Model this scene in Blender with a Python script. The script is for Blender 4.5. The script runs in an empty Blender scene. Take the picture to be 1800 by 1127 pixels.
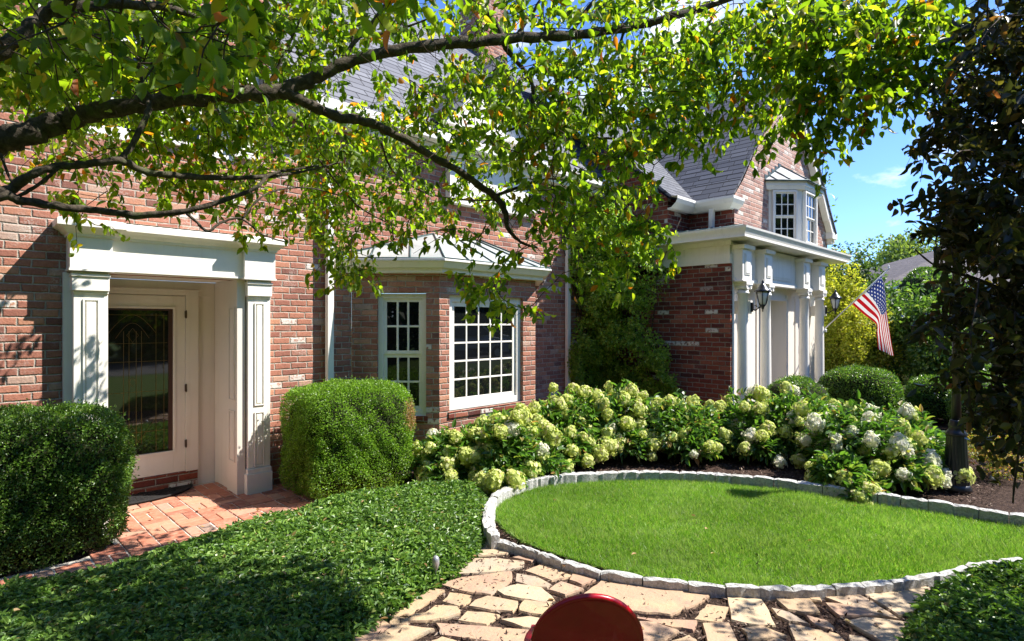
import bpy, math, random
import numpy as np
from mathutils import Vector
rnd = random.Random(7)
rng = np.random.default_rng(7)
S = bpy.context.scene
C = S.collection
# ------------------------------------------------------------------ camera
# world axes: +X runs along the front wall of the house, +Y into the house, Z up; camera looks between them
CH, F, CX, HY = 1.70, 1005.0, 900.0, 568.0
cd = bpy.data.cameras.new('camera'); cam = bpy.data.objects.new('camera', cd); C.objects.link(cam)
cam.location = (0, 0, CH); cam.rotation_euler = (math.radians(90), 0, math.radians(-45))
cd.sensor_width = 36; cd.lens = F/1800*36; cd.shift_y = (HY-563.5)/1800; cd.clip_end = 600; cd.clip_start = 0.05
S.camera = cam
# ------------------------------------------------------------------ light
SUN = Vector((1.25, -1.0, 1.94)).normalized()
S.view_settings.view_transform = 'Standard'; S.view_settings.look = 'None'
S.view_settings.gamma = 1; S.view_settings.use_curve_mapping = False
S.view_settings.exposure = 1.22
S.cycles.max_bounces = 6; S.cycles.diffuse_bounces = 4; S.cycles.glossy_bounces = 3
S.cycles.transmission_bounces = 5; S.cycles.transparent_max_bounces = 6
S.cycles.caustics_reflective = False; S.cycles.caustics_refractive = False
S.cycles.sample_clamp_indirect = 6
wd = bpy.data.worlds.new('World'); S.world = wd; wd.use_nodes = True
nt = wd.node_tree; nt.nodes.clear()
wo = nt.nodes.new('ShaderNodeOutputWorld'); bg = nt.nodes.new('ShaderNodeBackground')
sk = nt.nodes.new('ShaderNodeTexSky'); sk.sky_type = 'NISHITA'; sk.sun_disc = False
sk.sun_elevation = math.asin(SUN.z); sk.sun_rotation = math.atan2(SUN.x, SUN.y)
sk.altitude = 1800; sk.air_density = 1.05; sk.dust_density = 0.1; sk.ozone_density = 4.5
bg.inputs['Strength'].default_value = 0.13
tc = nt.nodes.new('ShaderNodeTexCoord'); mp = nt.nodes.new('ShaderNodeMapping'); mp.inputs['Scale'].default_value = (1, 1, 2.2)
mp.inputs['Location'].default_value = (0.35, 0.1, 0.2)
nz = nt.nodes.new('ShaderNodeTexNoise'); nz.inputs['Scale'].default_value = 3.2; nz.inputs['Detail'].default_value = 7; nz.inputs['Roughness'].default_value = .6
cr = nt.nodes.new('ShaderNodeValToRGB'); cr.color_ramp.elements[0].position = .60; cr.color_ramp.elements[1].position = .74
mx = nt.nodes.new('ShaderNodeMix'); mx.data_type = 'RGBA'
mx.inputs[7].default_value = (5.6, 5.9, 6.3, 1)
L = nt.links
L.new(tc.outputs['Generated'], mp.inputs[0]); L.new(mp.outputs[0], nz.inputs['Vector']); L.new(nz.outputs['Fac'], cr.inputs[0])
L.new(cr.outputs[0], mx.inputs[0]); ti = nt.nodes.new('ShaderNodeMix'); ti.data_type = 'RGBA'; ti.blend_type = 'MULTIPLY'; ti.inputs[0].default_value = 1; ti.inputs[7].default_value = (.64, .77, 1.0, 1)
L.new(sk.outputs[0], ti.inputs[6]); L.new(ti.outputs[2], mx.inputs[6]); L.new(mx.outputs[2], bg.inputs['Color']); L.new(bg.outputs[0], wo.inputs[0])
sl = bpy.data.lights.new('sun', 'SUN'); so = bpy.data.objects.new('sun', sl); C.objects.link(so)
sl.energy = 5.0; sl.angle = math.radians(.5); sl.color = (1, .955, .88)
so.rotation_euler = SUN.to_track_quat('Z', 'Y').to_euler(); so.location = (20, -16, 30)

# ------------------------------------------------------------------ survey helpers: turn a sight line into a point of the real place
R2 = math.sqrt(2)
def PD(px, py, d):                       # at distance d in front of the camera
    r = d*(px-CX)/F
    return Vector(((d+r)/R2, (d-r)/R2, CH+(HY-py)*d/F))
def PG(px, py, z=0.0):                   # on level z
    return PD(px, py, (CH-z)*F/(py-HY))
def PY(px, py, Y):                       # on the plane y=Y
    t = (px-CX)/F; x = Y*(1+t)/(1-t); d = (x+Y)/R2
    return Vector((x, Y, CH+(HY-py)*d/F))
def PX(px, py, X):                       # on the plane x=X
    t = (px-CX)/F; y = X*(1-t)/(1+t); d = (X+y)/R2
    return Vector((X, y, CH+(HY-py)*d/F))

# ------------------------------------------------------------------ materials
class NT:
    def __init__(s, name):
        s.m = bpy.data.materials.new(name); s.m.use_nodes = True; s.t = s.m.node_tree
        s.t.nodes.clear(); s.out = s.n('ShaderNodeOutputMaterial')
    def n(s, typ, **kw):
        nd = s.t.nodes.new(typ)
        for k, v in kw.items(): setattr(nd, k, v)
        return nd
    def put(s, sock, v):
        if v is None: return
        if isinstance(v, bpy.types.NodeSocket): s.t.links.new(v, sock)
        else:
            if sock.type == 'RGBA' and not isinstance(v, (int, float)) and len(v) == 3: v = (*v, 1)
            sock.default_value = v
    def math(s, op, a, b=None, c=None, clamp=False):
        nd = s.n('ShaderNodeMath', operation=op, use_clamp=clamp); s.put(nd.inputs[0], a); s.put(nd.inputs[1], b); s.put(nd.inputs[2], c)
        return nd.outputs[0]
    def mix(s, f, a, b, mode='MIX'):
        nd = s.n('ShaderNodeMix', data_type='RGBA', blend_type=mode); s.put(nd.inputs[0], f); s.put(nd.inputs[6], a); s.put(nd.inputs[7], b)
        return nd.outputs[2]
    def ramp(s, f, stops, interp='LINEAR'):
        nd = s.n('ShaderNodeValToRGB'); e = nd.color_ramp; e.interpolation = interp
        while len(e.elements) < len(stops): e.elements.new(.5)
        for el, (p, c) in zip(e.elements, stops):
            el.position = p; el.color = (*c, 1) if not isinstance(c, (int, float)) else (c, c, c, 1)
        s.put(nd.inputs[0], f); return nd.outputs[0]
    def smooth(s, v, lo, hi, a=0., b=1.):
        nd = s.n('ShaderNodeMapRange', interpolation_type='SMOOTHSTEP')
        for i, x in enumerate((v, lo, hi, a, b)): s.put(nd.inputs[i], x)
        return nd.outputs[0]
    def noise(s, scale, detail=3, rough=.5, vec=None, out='Fac', dist=0):
        nd = s.n('ShaderNodeTexNoise'); nd.inputs['Scale'].default_value = scale; nd.inputs['Detail'].default_value = detail
        nd.inputs['Roughness'].default_value = rough; nd.inputs['Distortion'].default_value = dist
        if vec is None: vec = s.obj()
        s.put(nd.inputs['Vector'], vec); return nd.outputs[out]
    def obj(s):
        if not hasattr(s, '_tc'): s._tc = s.n('ShaderNodeTexCoord')
        return s._tc.outputs['Object']
    def uv(s):
        if not hasattr(s, '_tc'): s._tc = s.n('ShaderNodeTexCoord')
        return s._tc.outputs['UV']
    def island(s):
        if not hasattr(s, '_g'): s._g = s.n('ShaderNodeNewGeometry')
        return s._g.outputs['Random Per Island']
    def xyz(s, v):
        nd = s.n('ShaderNodeSeparateXYZ'); s.put(nd.inputs[0], v); return nd.outputs
    def comb(s, x, y, z=0.):
        nd = s.n('ShaderNodeCombineXYZ'); s.put(nd.inputs[0], x); s.put(nd.inputs[1], y); s.put(nd.inputs[2], z); return nd.outputs[0]
    def white(s, v):
        nd = s.n('ShaderNodeTexWhiteNoise', noise_dimensions='3D'); s.put(nd.inputs['Vector'], v); return nd.outputs
    def bump(s, h, strength=.5, dist=.01):
        nd = s.n('ShaderNodeBump'); nd.inputs['Strength'].default_value = strength; nd.inputs['Distance'].default_value = dist
        s.put(nd.inputs['Height'], h); return nd.outputs[0]
    def bsdf(s, col, rough=.6, spec=.4, metal=0, normal=None, coat=0, ior=None, trans=None, emit=None):
        nd = s.n('ShaderNodeBsdfPrincipled')
        s.put(nd.inputs['Base Color'], col); s.put(nd.inputs['Roughness'], rough); s.put(nd.inputs['Specular IOR Level'], spec)
        s.put(nd.inputs['Metallic'], metal); s.put(nd.inputs['Coat Weight'], coat)
        if ior: nd.inputs['IOR'].default_value = ior
        if trans: nd.inputs['Transmission Weight'].default_value = trans
        if normal is not None: s.put(nd.inputs['Normal'], normal)
        return nd.outputs[0]
    def done(s, sh):
        s.t.links.new(sh, s.out.inputs[0]); return s.m

def leafmat(name, stops, trans=.35, rough=.42, spec=.4, tcol=None, scale=6.0, sat=.35, patch=None):
    m = NT(name); r = m.island()
    col = m.ramp(r, stops)
    if patch: col = m.mix(m.math('MULTIPLY', m.smooth(m.noise(patch[1], 4, .6), .42, .68, 0., patch[2]), m.smooth(m.noise(patch[1]*6, 2), .3, .6)), col, patch[0])
    nz = m.noise(scale, 2)
    col = m.mix(m.smooth(nz, .3, .7, 0., sat), col, m.mix(1.0, col, (.45, .5, .45), 'MULTIPLY'))
    p = m.bsdf(col, rough, spec)
    if trans <= 0: return m.done(p)
    tr = m.n('ShaderNodeBsdfTranslucent')
    m.put(tr.inputs[0], m.mix(1.0, col, tcol or (1.9, 2.1, .9), 'MULTIPLY'))
    mxs = m.n('ShaderNodeMixShader'); mxs.inputs[0].default_value = trans
    m.t.links.new(p, mxs.inputs[1]); m.t.links.new(tr.outputs[0], mxs.inputs[2])
    return m.done(mxs.outputs[0])

def brickmat(name, pw=.205, ph=.0706, stops=None, mortar=(.47, .405, .34), white=.03, mw=.0095, smear=.7):
    m = NT(name); u, v, _ = m.xyz(m.uv())
    wob = m.noise(9, 3, .6, out='Color')
    w = m.xyz(wob)
    u = m.math('ADD', u, m.math('MULTIPLY', m.math('SUBTRACT', w[0], .5), .018))
    v = m.math('ADD', v, m.math('MULTIPLY', m.math('SUBTRACT', w[1], .5), .016))
    row = m.math('FLOOR', m.math('DIVIDE', v, ph))
    off = m.math('MULTIPLY', m.math('MODULO', m.math('ABSOLUTE', row), 2.), .5)
    jit = m.math('MULTIPLY', m.math('SUBTRACT', m.white(m.comb(row, 3.3, 1.))[0], .5), .16)
    ub = m.math('ADD', m.math('ADD', m.math('DIVIDE', u, pw), off), jit)
    col = m.math('FLOOR', ub)
    fu = m.math('MULTIPLY', m.math('SUBTRACT', ub, col), pw)
    fv = m.math('MULTIPLY', m.math('FRACT', m.math('DIVIDE', v, ph)), ph)
    e = m.math('MINIMUM', m.math('MINIMUM', fu, m.math('SUBTRACT', pw, fu)), m.math('MINIMUM', fv, m.math('SUBTRACT', ph, fv)))
    fine = m.noise(70, 4, .65)
    ee = m.math('ADD', e, m.math('MULTIPLY', m.math('SUBTRACT', fine, .5), .009))
    isb = m.smooth(ee, mw*.38, mw*.38+.0035)
    rn = m.white(m.comb(col, row, 0.))
    rv = rn[0]
    stops = stops or [(0, (.20, .09, .07)), (.10, (.30, .125, .09)), (.45, (.38, .16, .108)), (.75, (.44, .19, .125)), (.92, (.50, .25, .155)), (1, (.44, .32, .26))]
    bc = m.ramp(rv, stops)
    bc = m.mix(m.smooth(m.noise(38, 4, .7), .35, .75, 0., .5), bc, m.mix(1., bc, (.5, .45, .45), 'MULTIPLY'))
    bc = m.mix(m.smooth(m.noise(120, 2, .7), .62, .8, 0., .4), bc, (.55, .42, .34))
    # old limewash left on some bricks
    r2 = m.xyz(rn[1])[1]
    lw = m.math('MULTIPLY', m.smooth(r2, 1-white, 1-white+.01), m.smooth(m.noise(26, 3, .6), .36, .5))
    sm = m.math('MULTIPLY', m.smooth(m.noise(3.2, 5, .65), .52, .72, 0., smear), m.smooth(fine, .42, .62))
    bc = m.mix(m.math('MAXIMUM', lw, sm), bc, (.62, .56, .50))
    mc = m.mix(m.smooth(m.noise(14, 3, .6), .35, .7), mortar, m.mix(1., mortar, (.62, .6, .58), 'MULTIPLY'))
    c = m.mix(isb, mc, bc)
    h = m.math('ADD', m.math('MULTIPLY', m.smooth(ee, 0., .012), 1.), m.math('MULTIPLY', fine, .45))
    h = m.math('ADD', h, m.math('MULTIPLY', m.xyz(rn[1])[2], .25))
    return m.done(m.bsdf(c, .9, .2, normal=m.bump(h, 1., .009)))

def shinglemat(name, a, b, ph=.13, pw=.30):
    m = NT(name); u, v, _ = m.xyz(m.uv())
    row = m.math('FLOOR', m.math('DIVIDE', v, ph)); r0 = m.white(m.comb(row, 1.7, 4.))[0]
    ub = m.math('ADD', m.math('DIVIDE', u, pw), m.math('MULTIPLY', r0, 3.7)); col = m.math('FLOOR', ub)
    fu = m.math('MULTIPLY', m.math('SUBTRACT', ub, col), pw); fv = m.math('MULTIPLY', m.math('FRACT', m.math('DIVIDE', v, ph)), ph)
    rn = m.white(m.comb(col, row, 2.))
    drop = m.math('MULTIPLY', rn[0], .022)                 # butt edges of the courses stagger
    vert = m.smooth(m.math('MINIMUM', fu, m.math('SUBTRACT', pw, fu)), .002, .007)
    butt = m.smooth(m.math('SUBTRACT', fv, drop), 0., .012)
    c = m.mix(m.xyz(rn[1])[0], a, b)
    c = m.mix(m.smooth(m.noise(300, 2, .7), .3, .7, 0., .35), c, m.mix(1., c, (.5, .5, .5), 'MULTIPLY'))
    gap = m.math('MINIMUM', vert, butt)
    c = m.mix(gap, (.022, .022, .025), c)
    h = m.math('ADD', m.math('MULTIPLY', m.math('SUBTRACT', 1., m.math('DIVIDE', fv, ph)), .6), m.math('MULTIPLY', gap, 1.))
    h = m.math('ADD', h, m.math('MULTIPLY', rn[0], .3))
    return m.done(m.bsdf(c, .85, .25, normal=m.bump(h, 1., .012)))

def paintmat(name, col, rough=.5, grime=.3):
    m = NT(name)
    g = m.smooth(m.noise(4, 5, .65), .45, .8, 0., grime)
    c = m.mix(g, col, tuple(x*.72 for x in col))
    c = m.mix(m.smooth(m.noise(60, 3, .7), .6, .8, 0., grime*.8), c, tuple(x*.6 for x in col))
    vm = m.n('ShaderNodeVectorMath', operation='MULTIPLY'); m.put(vm.inputs[0], m.obj()); vm.inputs[1].default_value = (14, 14, .9)
    c = m.mix(m.smooth(m.noise(1.0, 4, .6, vec=vm.outputs[0]), .52, .78, 0., grime*1.1), c, (col[0]*.62, col[1]*.60, col[2]*.55))
    return m.done(m.bsdf(c, rough, .35, normal=m.bump(m.noise(35, 3), .12, .004)))

M = {}
M['brick'] = brickmat('weathered_brick', .176, .0672)
M['brick_bay'] = brickmat('bay_brick', .205, .0662)
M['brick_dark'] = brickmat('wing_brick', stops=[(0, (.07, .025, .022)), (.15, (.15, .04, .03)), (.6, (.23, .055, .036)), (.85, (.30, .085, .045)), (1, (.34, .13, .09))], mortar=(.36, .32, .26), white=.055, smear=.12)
M['brick_pink'] = brickmat('gable_brick', stops=[(0, (.26, .16, .14)), (.15, (.36, .20, .16)), (.5, (.46, .26, .20)), (.8, (.52, .33, .26)), (1, (.56, .42, .35))], mortar=(.52, .45, .40), white=.1, smear=.6)
M['white'] = paintmat('white_trim_paint', (.83, .79, .715))
M['cream'] = paintmat('cream_paint', (.72, .66, .58), .55, .2)
M['shingle'] = shinglemat('dark_shingle', (.085, .09, .105), (.15, .155, .175))
M['shingle_light'] = shinglemat('grey_shingle', (.12, .123, .14), (.19, .195, .215), ph=.15)
M['shingle_far'] = shinglemat('far_shingle', (.09, .078, .082), (.14, .122, .125), ph=.17, pw=.4)
def simple(name, col, rough=.5, spec=.5, metal=0, nscale=None, nstr=.2, var=.25, coat=0):
    m = NT(name)
    c = col
    if nscale: c = m.mix(m.smooth(m.noise(nscale, 4, .6), .35, .7, 0., 1.), col, tuple(x*(1-var) for x in col))
    n = m.bump(m.noise((nscale or 20)*3, 3), nstr, .004) if nscale else None
    return m.done(m.bsdf(c, rough, spec, metal, n, coat))
M['copper'] = simple('patina_metal_roof', (.54, .59, .56), .35, .5, .35, 5, .05, .22)
M['seam'] = simple('dark_seam_metal', (.05, .085, .085), .5, .5, .2, 9)
M['zinc'] = simple('zinc_roof', (.50, .50, .50), .4, .5, .3, 5, .05)
M['black'] = simple('black_enamel', (.012, .013, .017), .32, .5, 0, 30, .1)
M['blackrubber'] = simple('black_rubber', (.015, .014, .014), .8, .3, 0, 60, .8)
M['brass'] = simple('brass_came', (.26, .17, .05), .4, .5, .7)
M['hinge'] = simple('bronze_hinge', (.09, .06, .04), .4, .5, .8)
M['pole'] = simple('white_pole', (.75, .75, .72), .35)
M['bark'] = None
def glassmat(name, base, rough=.015, ior=1.62):
    m = NT(name)
    return m.done(m.bsdf(base, rough, .5, ior=ior, normal=m.bump(m.noise(1.6, 1), .03, .02)))
M['glass'] = glassmat('window_glass', (.006, .007, .008))
M['glass_sky'] = glassmat('oriel_glass', (.02, .025, .03), ior=2.3)
M['door_glass'] = glassmat('leaded_glass', (.012, .013, .010), .03, 2.1)
m = NT('lantern_glass'); M['lantern_glass'] = m.done(m.bsdf((.60, .60, .56), .25, .5))
m = NT('bark'); o = m.obj()
b = m.ramp(m.noise(30, 5, .7, dist=.4), [(.3, (.022, .018, .014)), (.55, (.085, .068, .05)), (.75, (.17, .15, .12))])
b = m.mix(m.smooth(m.noise(7, 4, .7), .55, .68, 0., .7), b, (.10, .12, .05))
M['bark'] = m.done(m.bsdf(b, .9, .2, normal=m.bump(m.noise(45, 5, .75), 1., .012)))
M['twig'] = simple('twig', (.075, .05, .035), .85, .2, 0, 40, .3)
m = NT('mulch'); o = m.obj()
c = m.ramp(m.noise(45, 5, .75), [(.3, (.012, .008, .006)), (.5, (.06, .036, .026)), (.66, (.14, .09, .065)), (.8, (.28, .21, .16))])
M['mulch'] = m.done(m.bsdf(c, .95, .15, normal=m.bump(m.noise(60, 5, .8), 1., .03)))
m = NT('mulch_chip'); c = m.ramp(m.island(), [(0, (.02, .012, .01)), (.5, (.075, .042, .03)), (.85, (.15, .095, .07)), (1, (.32, .25, .19))]); M['chip'] = m.done(m.bsdf(c, .9, .2))
m = NT('soil_green'); c = m.ramp(m.noise(12, 4, .7), [(.3, (.03, .05, .012)), (.7, (.08, .12, .025))]); M['turf'] = m.done(m.bsdf(c, .95, .1))
m = NT('flagstone')
c = m.ramp(m.island(), [(0, (.38, .26, .16)), (.35, (.44, .32, .20)), (.6, (.35, .21, .15)), (.8, (.50, .39, .26)), (1, (.33, .26, .20))])
c = m.mix(m.smooth(m.noise(3.5, 5, .7, dist=.6), .4, .7, 0., .55), c, (.50, .36, .20))
c = m.mix(m.smooth(m.noise(9, 5, .7), .48, .75, 0., .75), c, (.26, .18, .14))
c = m.mix(m.smooth(m.noise(2.2, 4, .7), .55, .75, 0., .5), c, (.30, .29, .25))
M['flag'] = m.done(m.bsdf(c, .85, .25, normal=m.bump(m.noise(18, 6, .7), .7, .012)))
m = NT('kerb_granite')
c = m.ramp(m.noise(55, 5, .75), [(.3, (.24, .235, .22)), (.5, (.47, .46, .435)), (.7, (.68, .665, .63))])
c = m.mix(m.smooth(m.noise(4, 4, .6), .5, .75, 0., .5), c, (.30, .28, .22))
M['kerb'] = m.done(m.bsdf(c, .9, .2, normal=m.bump(m.noise(30, 5, .75), 1., .012)))
m = NT('paver_brick')
c = m.ramp(m.island(), [(0, (.16, .07, .05)), (.25, (.38, .13, .08)), (.6, (.46, .17, .10)), (.85, (.50, .24, .15)), (1, (.27, .20, .16))])
c = m.mix(m.smooth(m.noise(22, 5, .7), .4, .75, 0., .6), c, (.52, .30, .21))
M['paver'] = m.done(m.bsdf(c, .85, .25, normal=m.bump(m.noise(60, 4, .7), .7, .005)))
M['joint'] = simple('mortar_bed', (.60, .54, .47), .95, .1, 0, 40, .6, .4)
M['red'] = simple('red_enamel', (.50, .004, .012), .3, .4, 0, 3, .03, .35, coat=.25)
M['asphalt'] = simple('asphalt', (.09, .088, .088), .9, .2, 0, 60, .4)

# ------------------------------------------------------------------ mesh builder
class MB:
    def __init__(s): s.v = []; s.f = []; s.mi = []; s.mats = []; s.sm = []
    def mat(s, m):
        if m not in s.mats: s.mats.append(m)
        return s.mats.index(m)
    def face(s, pts, m=0, smooth=False):
        b = len(s.v); s.v += [tuple(p) for p in pts]; s.f.append(tuple(range(b, b+len(pts)))); s.mi.append(m); s.sm.append(smooth)
    def box(s, x0, x1, y0, y1, z0, z1, m=0):
        x0, x1 = sorted((x0, x1)); y0, y1 = sorted((y0, y1)); z0, z1 = sorted((z0, z1))
        s.hexa([(x0, y0, z0), (x1, y0, z0), (x1, y1, z0), (x0, y1, z0)], [(x0, y0, z1), (x1, y0, z1), (x1, y1, z1), (x0, y1, z1)], m)
    def hexa(s, bot, top, m=0, smooth=False):
        n = len(bot); b = len(s.v); s.v += [tuple(p) for p in bot] + [tuple(p) for p in top]
        s.f.append(tuple(range(b+n-1, b-1, -1))); s.f.append(tuple(range(b+n, b+2*n)))
        for i in range(n):
            j = (i+1) % n; s.f.append((b+i, b+j, b+n+j, b+n+i))
        s.mi += [m]*(n+2); s.sm += [False, False]+[smooth]*n
    def obox(s, o, u, v, w, m=0):      # box from corner o and three edge vectors
        o, u, v, w = map(Vector, (o, u, v, w))
        s.hexa([o, o+u, o+u+v, o+v], [o+w, o+u+w, o+u+v+w, o+v+w], m)
    def lathe(s, c, prof, n=20, m=0, ax=None, smooth=True):   # prof: list (r, z)
        c = Vector(c); b = len(s.v)
        for r, z in prof:
            for k in range(n):
                a = 2*math.pi*k/n; s.v.append((c.x+r*math.cos(a), c.y+r*math.sin(a), c.z+z))
        for i in range(len(prof)-1):
            for k in range(n):
                k2 = (k+1) % n; s.f.append((b+i*n+k, b+i*n+k2, b+(i+1)*n+k2, b+(i+1)*n+k)); s.mi.append(m); s.sm.append(smooth)
        s.f.append(tuple(range(b+n-1, b-1, -1))); s.f.append(tuple(range(b+(len(prof)-1)*n, b+len(prof)*n))); s.mi += [m, m]; s.sm += [False, False]
    def tube(s, pts, rad, n=8, m=0, smooth=True):
        pts = [Vector(p) for p in pts]; b = len(s.v)
        if isinstance(rad, (int, float)): rad = [rad]*len(pts)
        up = Vector((0.13, .21, 1)).normalized()
        for i, p in enumerate(pts):
            t = (pts[min(i+1, len(pts)-1)]-pts[max(i-1, 0)])
            if t.length < 1e-9: t = Vector((0, 0, 1))
            t.normalize(); a = t.cross(up)
            if a.length < .05: a = t.cross(Vector((1, 0, 0)))
            a.normalize(); c2 = t.cross(a)
            for k in range(n):
                an = 2*math.pi*k/n; s.v.append(tuple(p+(a*math.cos(an)+c2*math.sin(an))*rad[i]))
        for i in range(len(pts)-1):
            for k in range(n):
                k2 = (k+1) % n; s.f.append((b+i*n+k, b+i*n+k2, b+(i+1)*n+k2, b+(i+1)*n+k)); s.mi.append(m); s.sm.append(smooth)
        s.f.append(tuple(range(b+n-1, b-1, -1))); s.f.append(tuple(range(b+(len(pts)-1)*n, b+len(pts)*n))); s.mi += [m, m]; s.sm += [False, False]
    def build(s, name, mats, parent=None, bevel=0, uv=True, uvs=None):
        me = bpy.data.meshes.new(name); me.from_pydata(s.v, [], s.f)
        for mm in (mats if isinstance(mats, (list, tuple)) else [mats]): me.materials.append(mm)
        me.polygons.foreach_set('material_index', s.mi); me.polygons.foreach_set('use_smooth', s.sm)
        if uvs is not None:
            l = me.uv_layers.new(name='UVMap'); l.data.foreach_set('uv', np.array(uvs, 'f').ravel())
        elif uv:
            l = me.uv_layers.new(name='UVMap'); Z = Vector((0, 0, 1)); d = l.data
            for p in me.polygons:
                nrm = p.normal
                if abs(nrm.z) > .985: h, w = Vector((1, 0, 0)), Vector((0, 1, 0))
                else: h = Z.cross(nrm).normalized(); w = nrm.cross(h)
                for li in p.loop_indices:
                    co = me.vertices[me.loops[li].vertex_index].co; d[li].uv = (co.dot(h), co.dot(w))
        me.update()
        o = bpy.data.objects.new(name, me); C.objects.link(o)
        if parent: o.parent = parent
        if bevel:
            bm = o.modifiers.new('bevel', 'BEVEL'); bm.width = bevel; bm.segments = 2; bm.limit_method = 'ANGLE'; bm.angle_limit = math.radians(50)
        return o
def tag(o, label=None, cat=None, group=None, kind=None):
    if label: o['label'] = label
    if cat: o['category'] = cat
    if group: o['group'] = group
    if kind: o['kind'] = kind
    return o
def empty(name, label, cat, loc=(0, 0, 0), group=None, rz=0):
    o = bpy.data.objects.new(name, None); C.objects.link(o); o.location = loc; o.rotation_euler = (0, 0, rz); o.empty_display_size = .2
    return tag(o, label, cat, group)

# numpy leaf meshes ------------------------------------------------
def unit(a): return a/np.maximum(np.linalg.norm(a, axis=1, keepdims=True), 1e-9)
T_DIA = (np.array([(0, 0, 0), (.42, .5, .0), (1, 0, 0), (.42, -.5, 0)]), [(0, 1, 2), (0, 2, 3)])
T_LEAF = (np.array([(0, 0, 0), (.22, .42, .06), (.6, .46, .07), (1, 0, -.08), (.6, -.46, .07), (.22, -.42, .06)]), [(0, 3, 2, 1), (0, 5, 4, 3)])
T_LEAF[0][3][2] = -.10
T_OVAL = (np.array([(0, 0, 0), (.22, 0, -.03), (.5, 0, -.05), (.78, 0, -.08), (1, 0, -.2), (.13, .27, .05), (.36, .47, .06), (.62, .42, .03), (.84, .20, -.04), (.13, -.27, .05), (.36, -.47, .04), (.62, -.42, .0), (.84, -.20, -.06)]),
  [(0, 1, 6, 5), (1, 2, 7, 6), (2, 3, 8, 7), (3, 4, 8), (0, 9, 10, 1), (1, 10, 11, 2), (2, 11, 12, 3), (3, 12, 4)])
T_TRI = (np.array([(0, .5, 0), (0, -.5, 0), (1, 0, 0)]), [(0, 1, 2)])
T_PET = (np.array([(-.5, -.5, 0), (.5, -.5, .12), (.5, .5, 0), (-.5, .5, .12)]), [(0, 1, 2, 3)])
def scatter(pos, d, nrm, ln, wd, T=T_DIA, fold=.18):
    """leaves at pos pointing along d, facing nrm -> verts, faces"""
    tv, tf = T; d = unit(d); s = unit(np.cross(nrm, d)); n = np.cross(d, s)
    ln = np.broadcast_to(ln, len(pos))[:, None, None]; wd = np.broadcast_to(wd, len(pos))[:, None, None]
    t = tv[None]; v = pos[:, None, :] + d[:, None, :]*t[..., 0:1]*ln + s[:, None, :]*t[..., 1:2]*wd + n[:, None, :]*(t[..., 2:3]*ln + np.abs(t[..., 1:2])*wd*fold*2)
    k = len(tv); base = (np.arange(len(pos))*k)[:, None]
    faces = [base+np.array(f)[None] for f in tf]
    return v.reshape(-1, 3), faces
def npmesh(name, parts, mats, parent=None, smooth=False):
    """parts: list of (verts, faces list, material index)"""
    V, LI, LT, MI = [], [], [], []; off = 0
    for v, faces, mi in parts:
        for f in faces:
            V_ = f+off; LI.append(V_.reshape(-1)); LT.append(np.full(len(V_), V_.shape[1])); MI.append(np.full(len(V_), mi))
        V.append(v); off += len(v)
    V = np.concatenate(V); LI = np.concatenate(LI); LT = np.concatenate(LT); MI = np.concatenate(MI)
    me = bpy.data.meshes.new(name); me.vertices.add(len(V)); me.vertices.foreach_set('co', V.astype('f').ravel())
    me.loops.add(len(LI)); me.loops.foreach_set('vertex_index', LI.astype('i'))
    me.polygons.add(len(LT)); st = np.concatenate([[0], np.cumsum(LT)[:-1]])
    me.polygons.foreach_set('loop_start', st.astype('i'))
    for mm in (mats if isinstance(mats, (list, tuple)) else [mats]): me.materials.append(mm)
    me.polygons.foreach_set('material_index', MI.astype('i'))
    me.polygons.foreach_set('use_smooth', np.full(len(LT), smooth))
    me.update(calc_edges=True)
    o = bpy.data.objects.new(name, me); C.objects.link(o)
    if parent: o.parent = parent
    return o
def rdir(n): return unit(rng.normal(size=(n, 3)))
# ================================================================== ground
def structure(o): o['kind'] = 'structure'; return o
YW = 6.0                                  # face of the main wall
mb = MB(); mb.face([(-150, -150, -.03), (150, -150, -.03), (150, 150, -.03), (-150, 150, -.03)])
structure(mb.build('ground', M['turf']))
def poly_sheet(name, pts, z, m):
    mb = MB(); mb.face([(p[0], p[1], z) for p in pts]); return structure(mb.build(name, m))
mb = MB(); mb.face([(-3, 3.6, -.012), (1, 2.2, -.012), (2.6, 2.0, -.012), (9.5, -1.5, -.012), (15, -.5, -.012), (15, 6.5, -.012), (-3, 6.9, -.012)])
structure(mb.build('mulch_bed', M['mulch']))
# loose bark chips on the bed
def chips(n, box, z=0.0):
    p = np.stack([rng.uniform(box[0], box[1], n), rng.uniform(box[2], box[3], n), np.full(n, z)+rng.uniform(-.01, .012, n)], 1)
    d = rdir(n); d[:, 2] *= .35; nn = rdir(n)*.5+np.array([0, 0, 1]); return scatter(p, d, nn, rng.uniform(.015, .05, n), rng.uniform(.006, .016, n), T_DIA, .1)
v, f = chips(52000, (2.2, 10.5, .6, 5.4))
tag(npmesh('bark_mulch', [(v, f, 0)], [M['chip']]), kind='stuff')

def catmull(pts, n=8, closed=False):
    P = [Vector(p) for p in pts]; out = []; N = len(P)
    rngi = range(N) if closed else range(N-1)
    for i in rngi:
        g = (lambda k: P[k % N]) if closed else (lambda k: P[max(0, min(N-1, k))])
        a, b, c, d = g(i-1), g(i), g(i+1), g(i+2)
        for j in range(n):
            t = j/n; out.append(.5*((2*b)+(c-a)*t+(2*a-5*b+4*c-d)*t*t+(3*b-3*c+d-a)*t**3))
    if not closed: out.append(P[-1])
    return out
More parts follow.
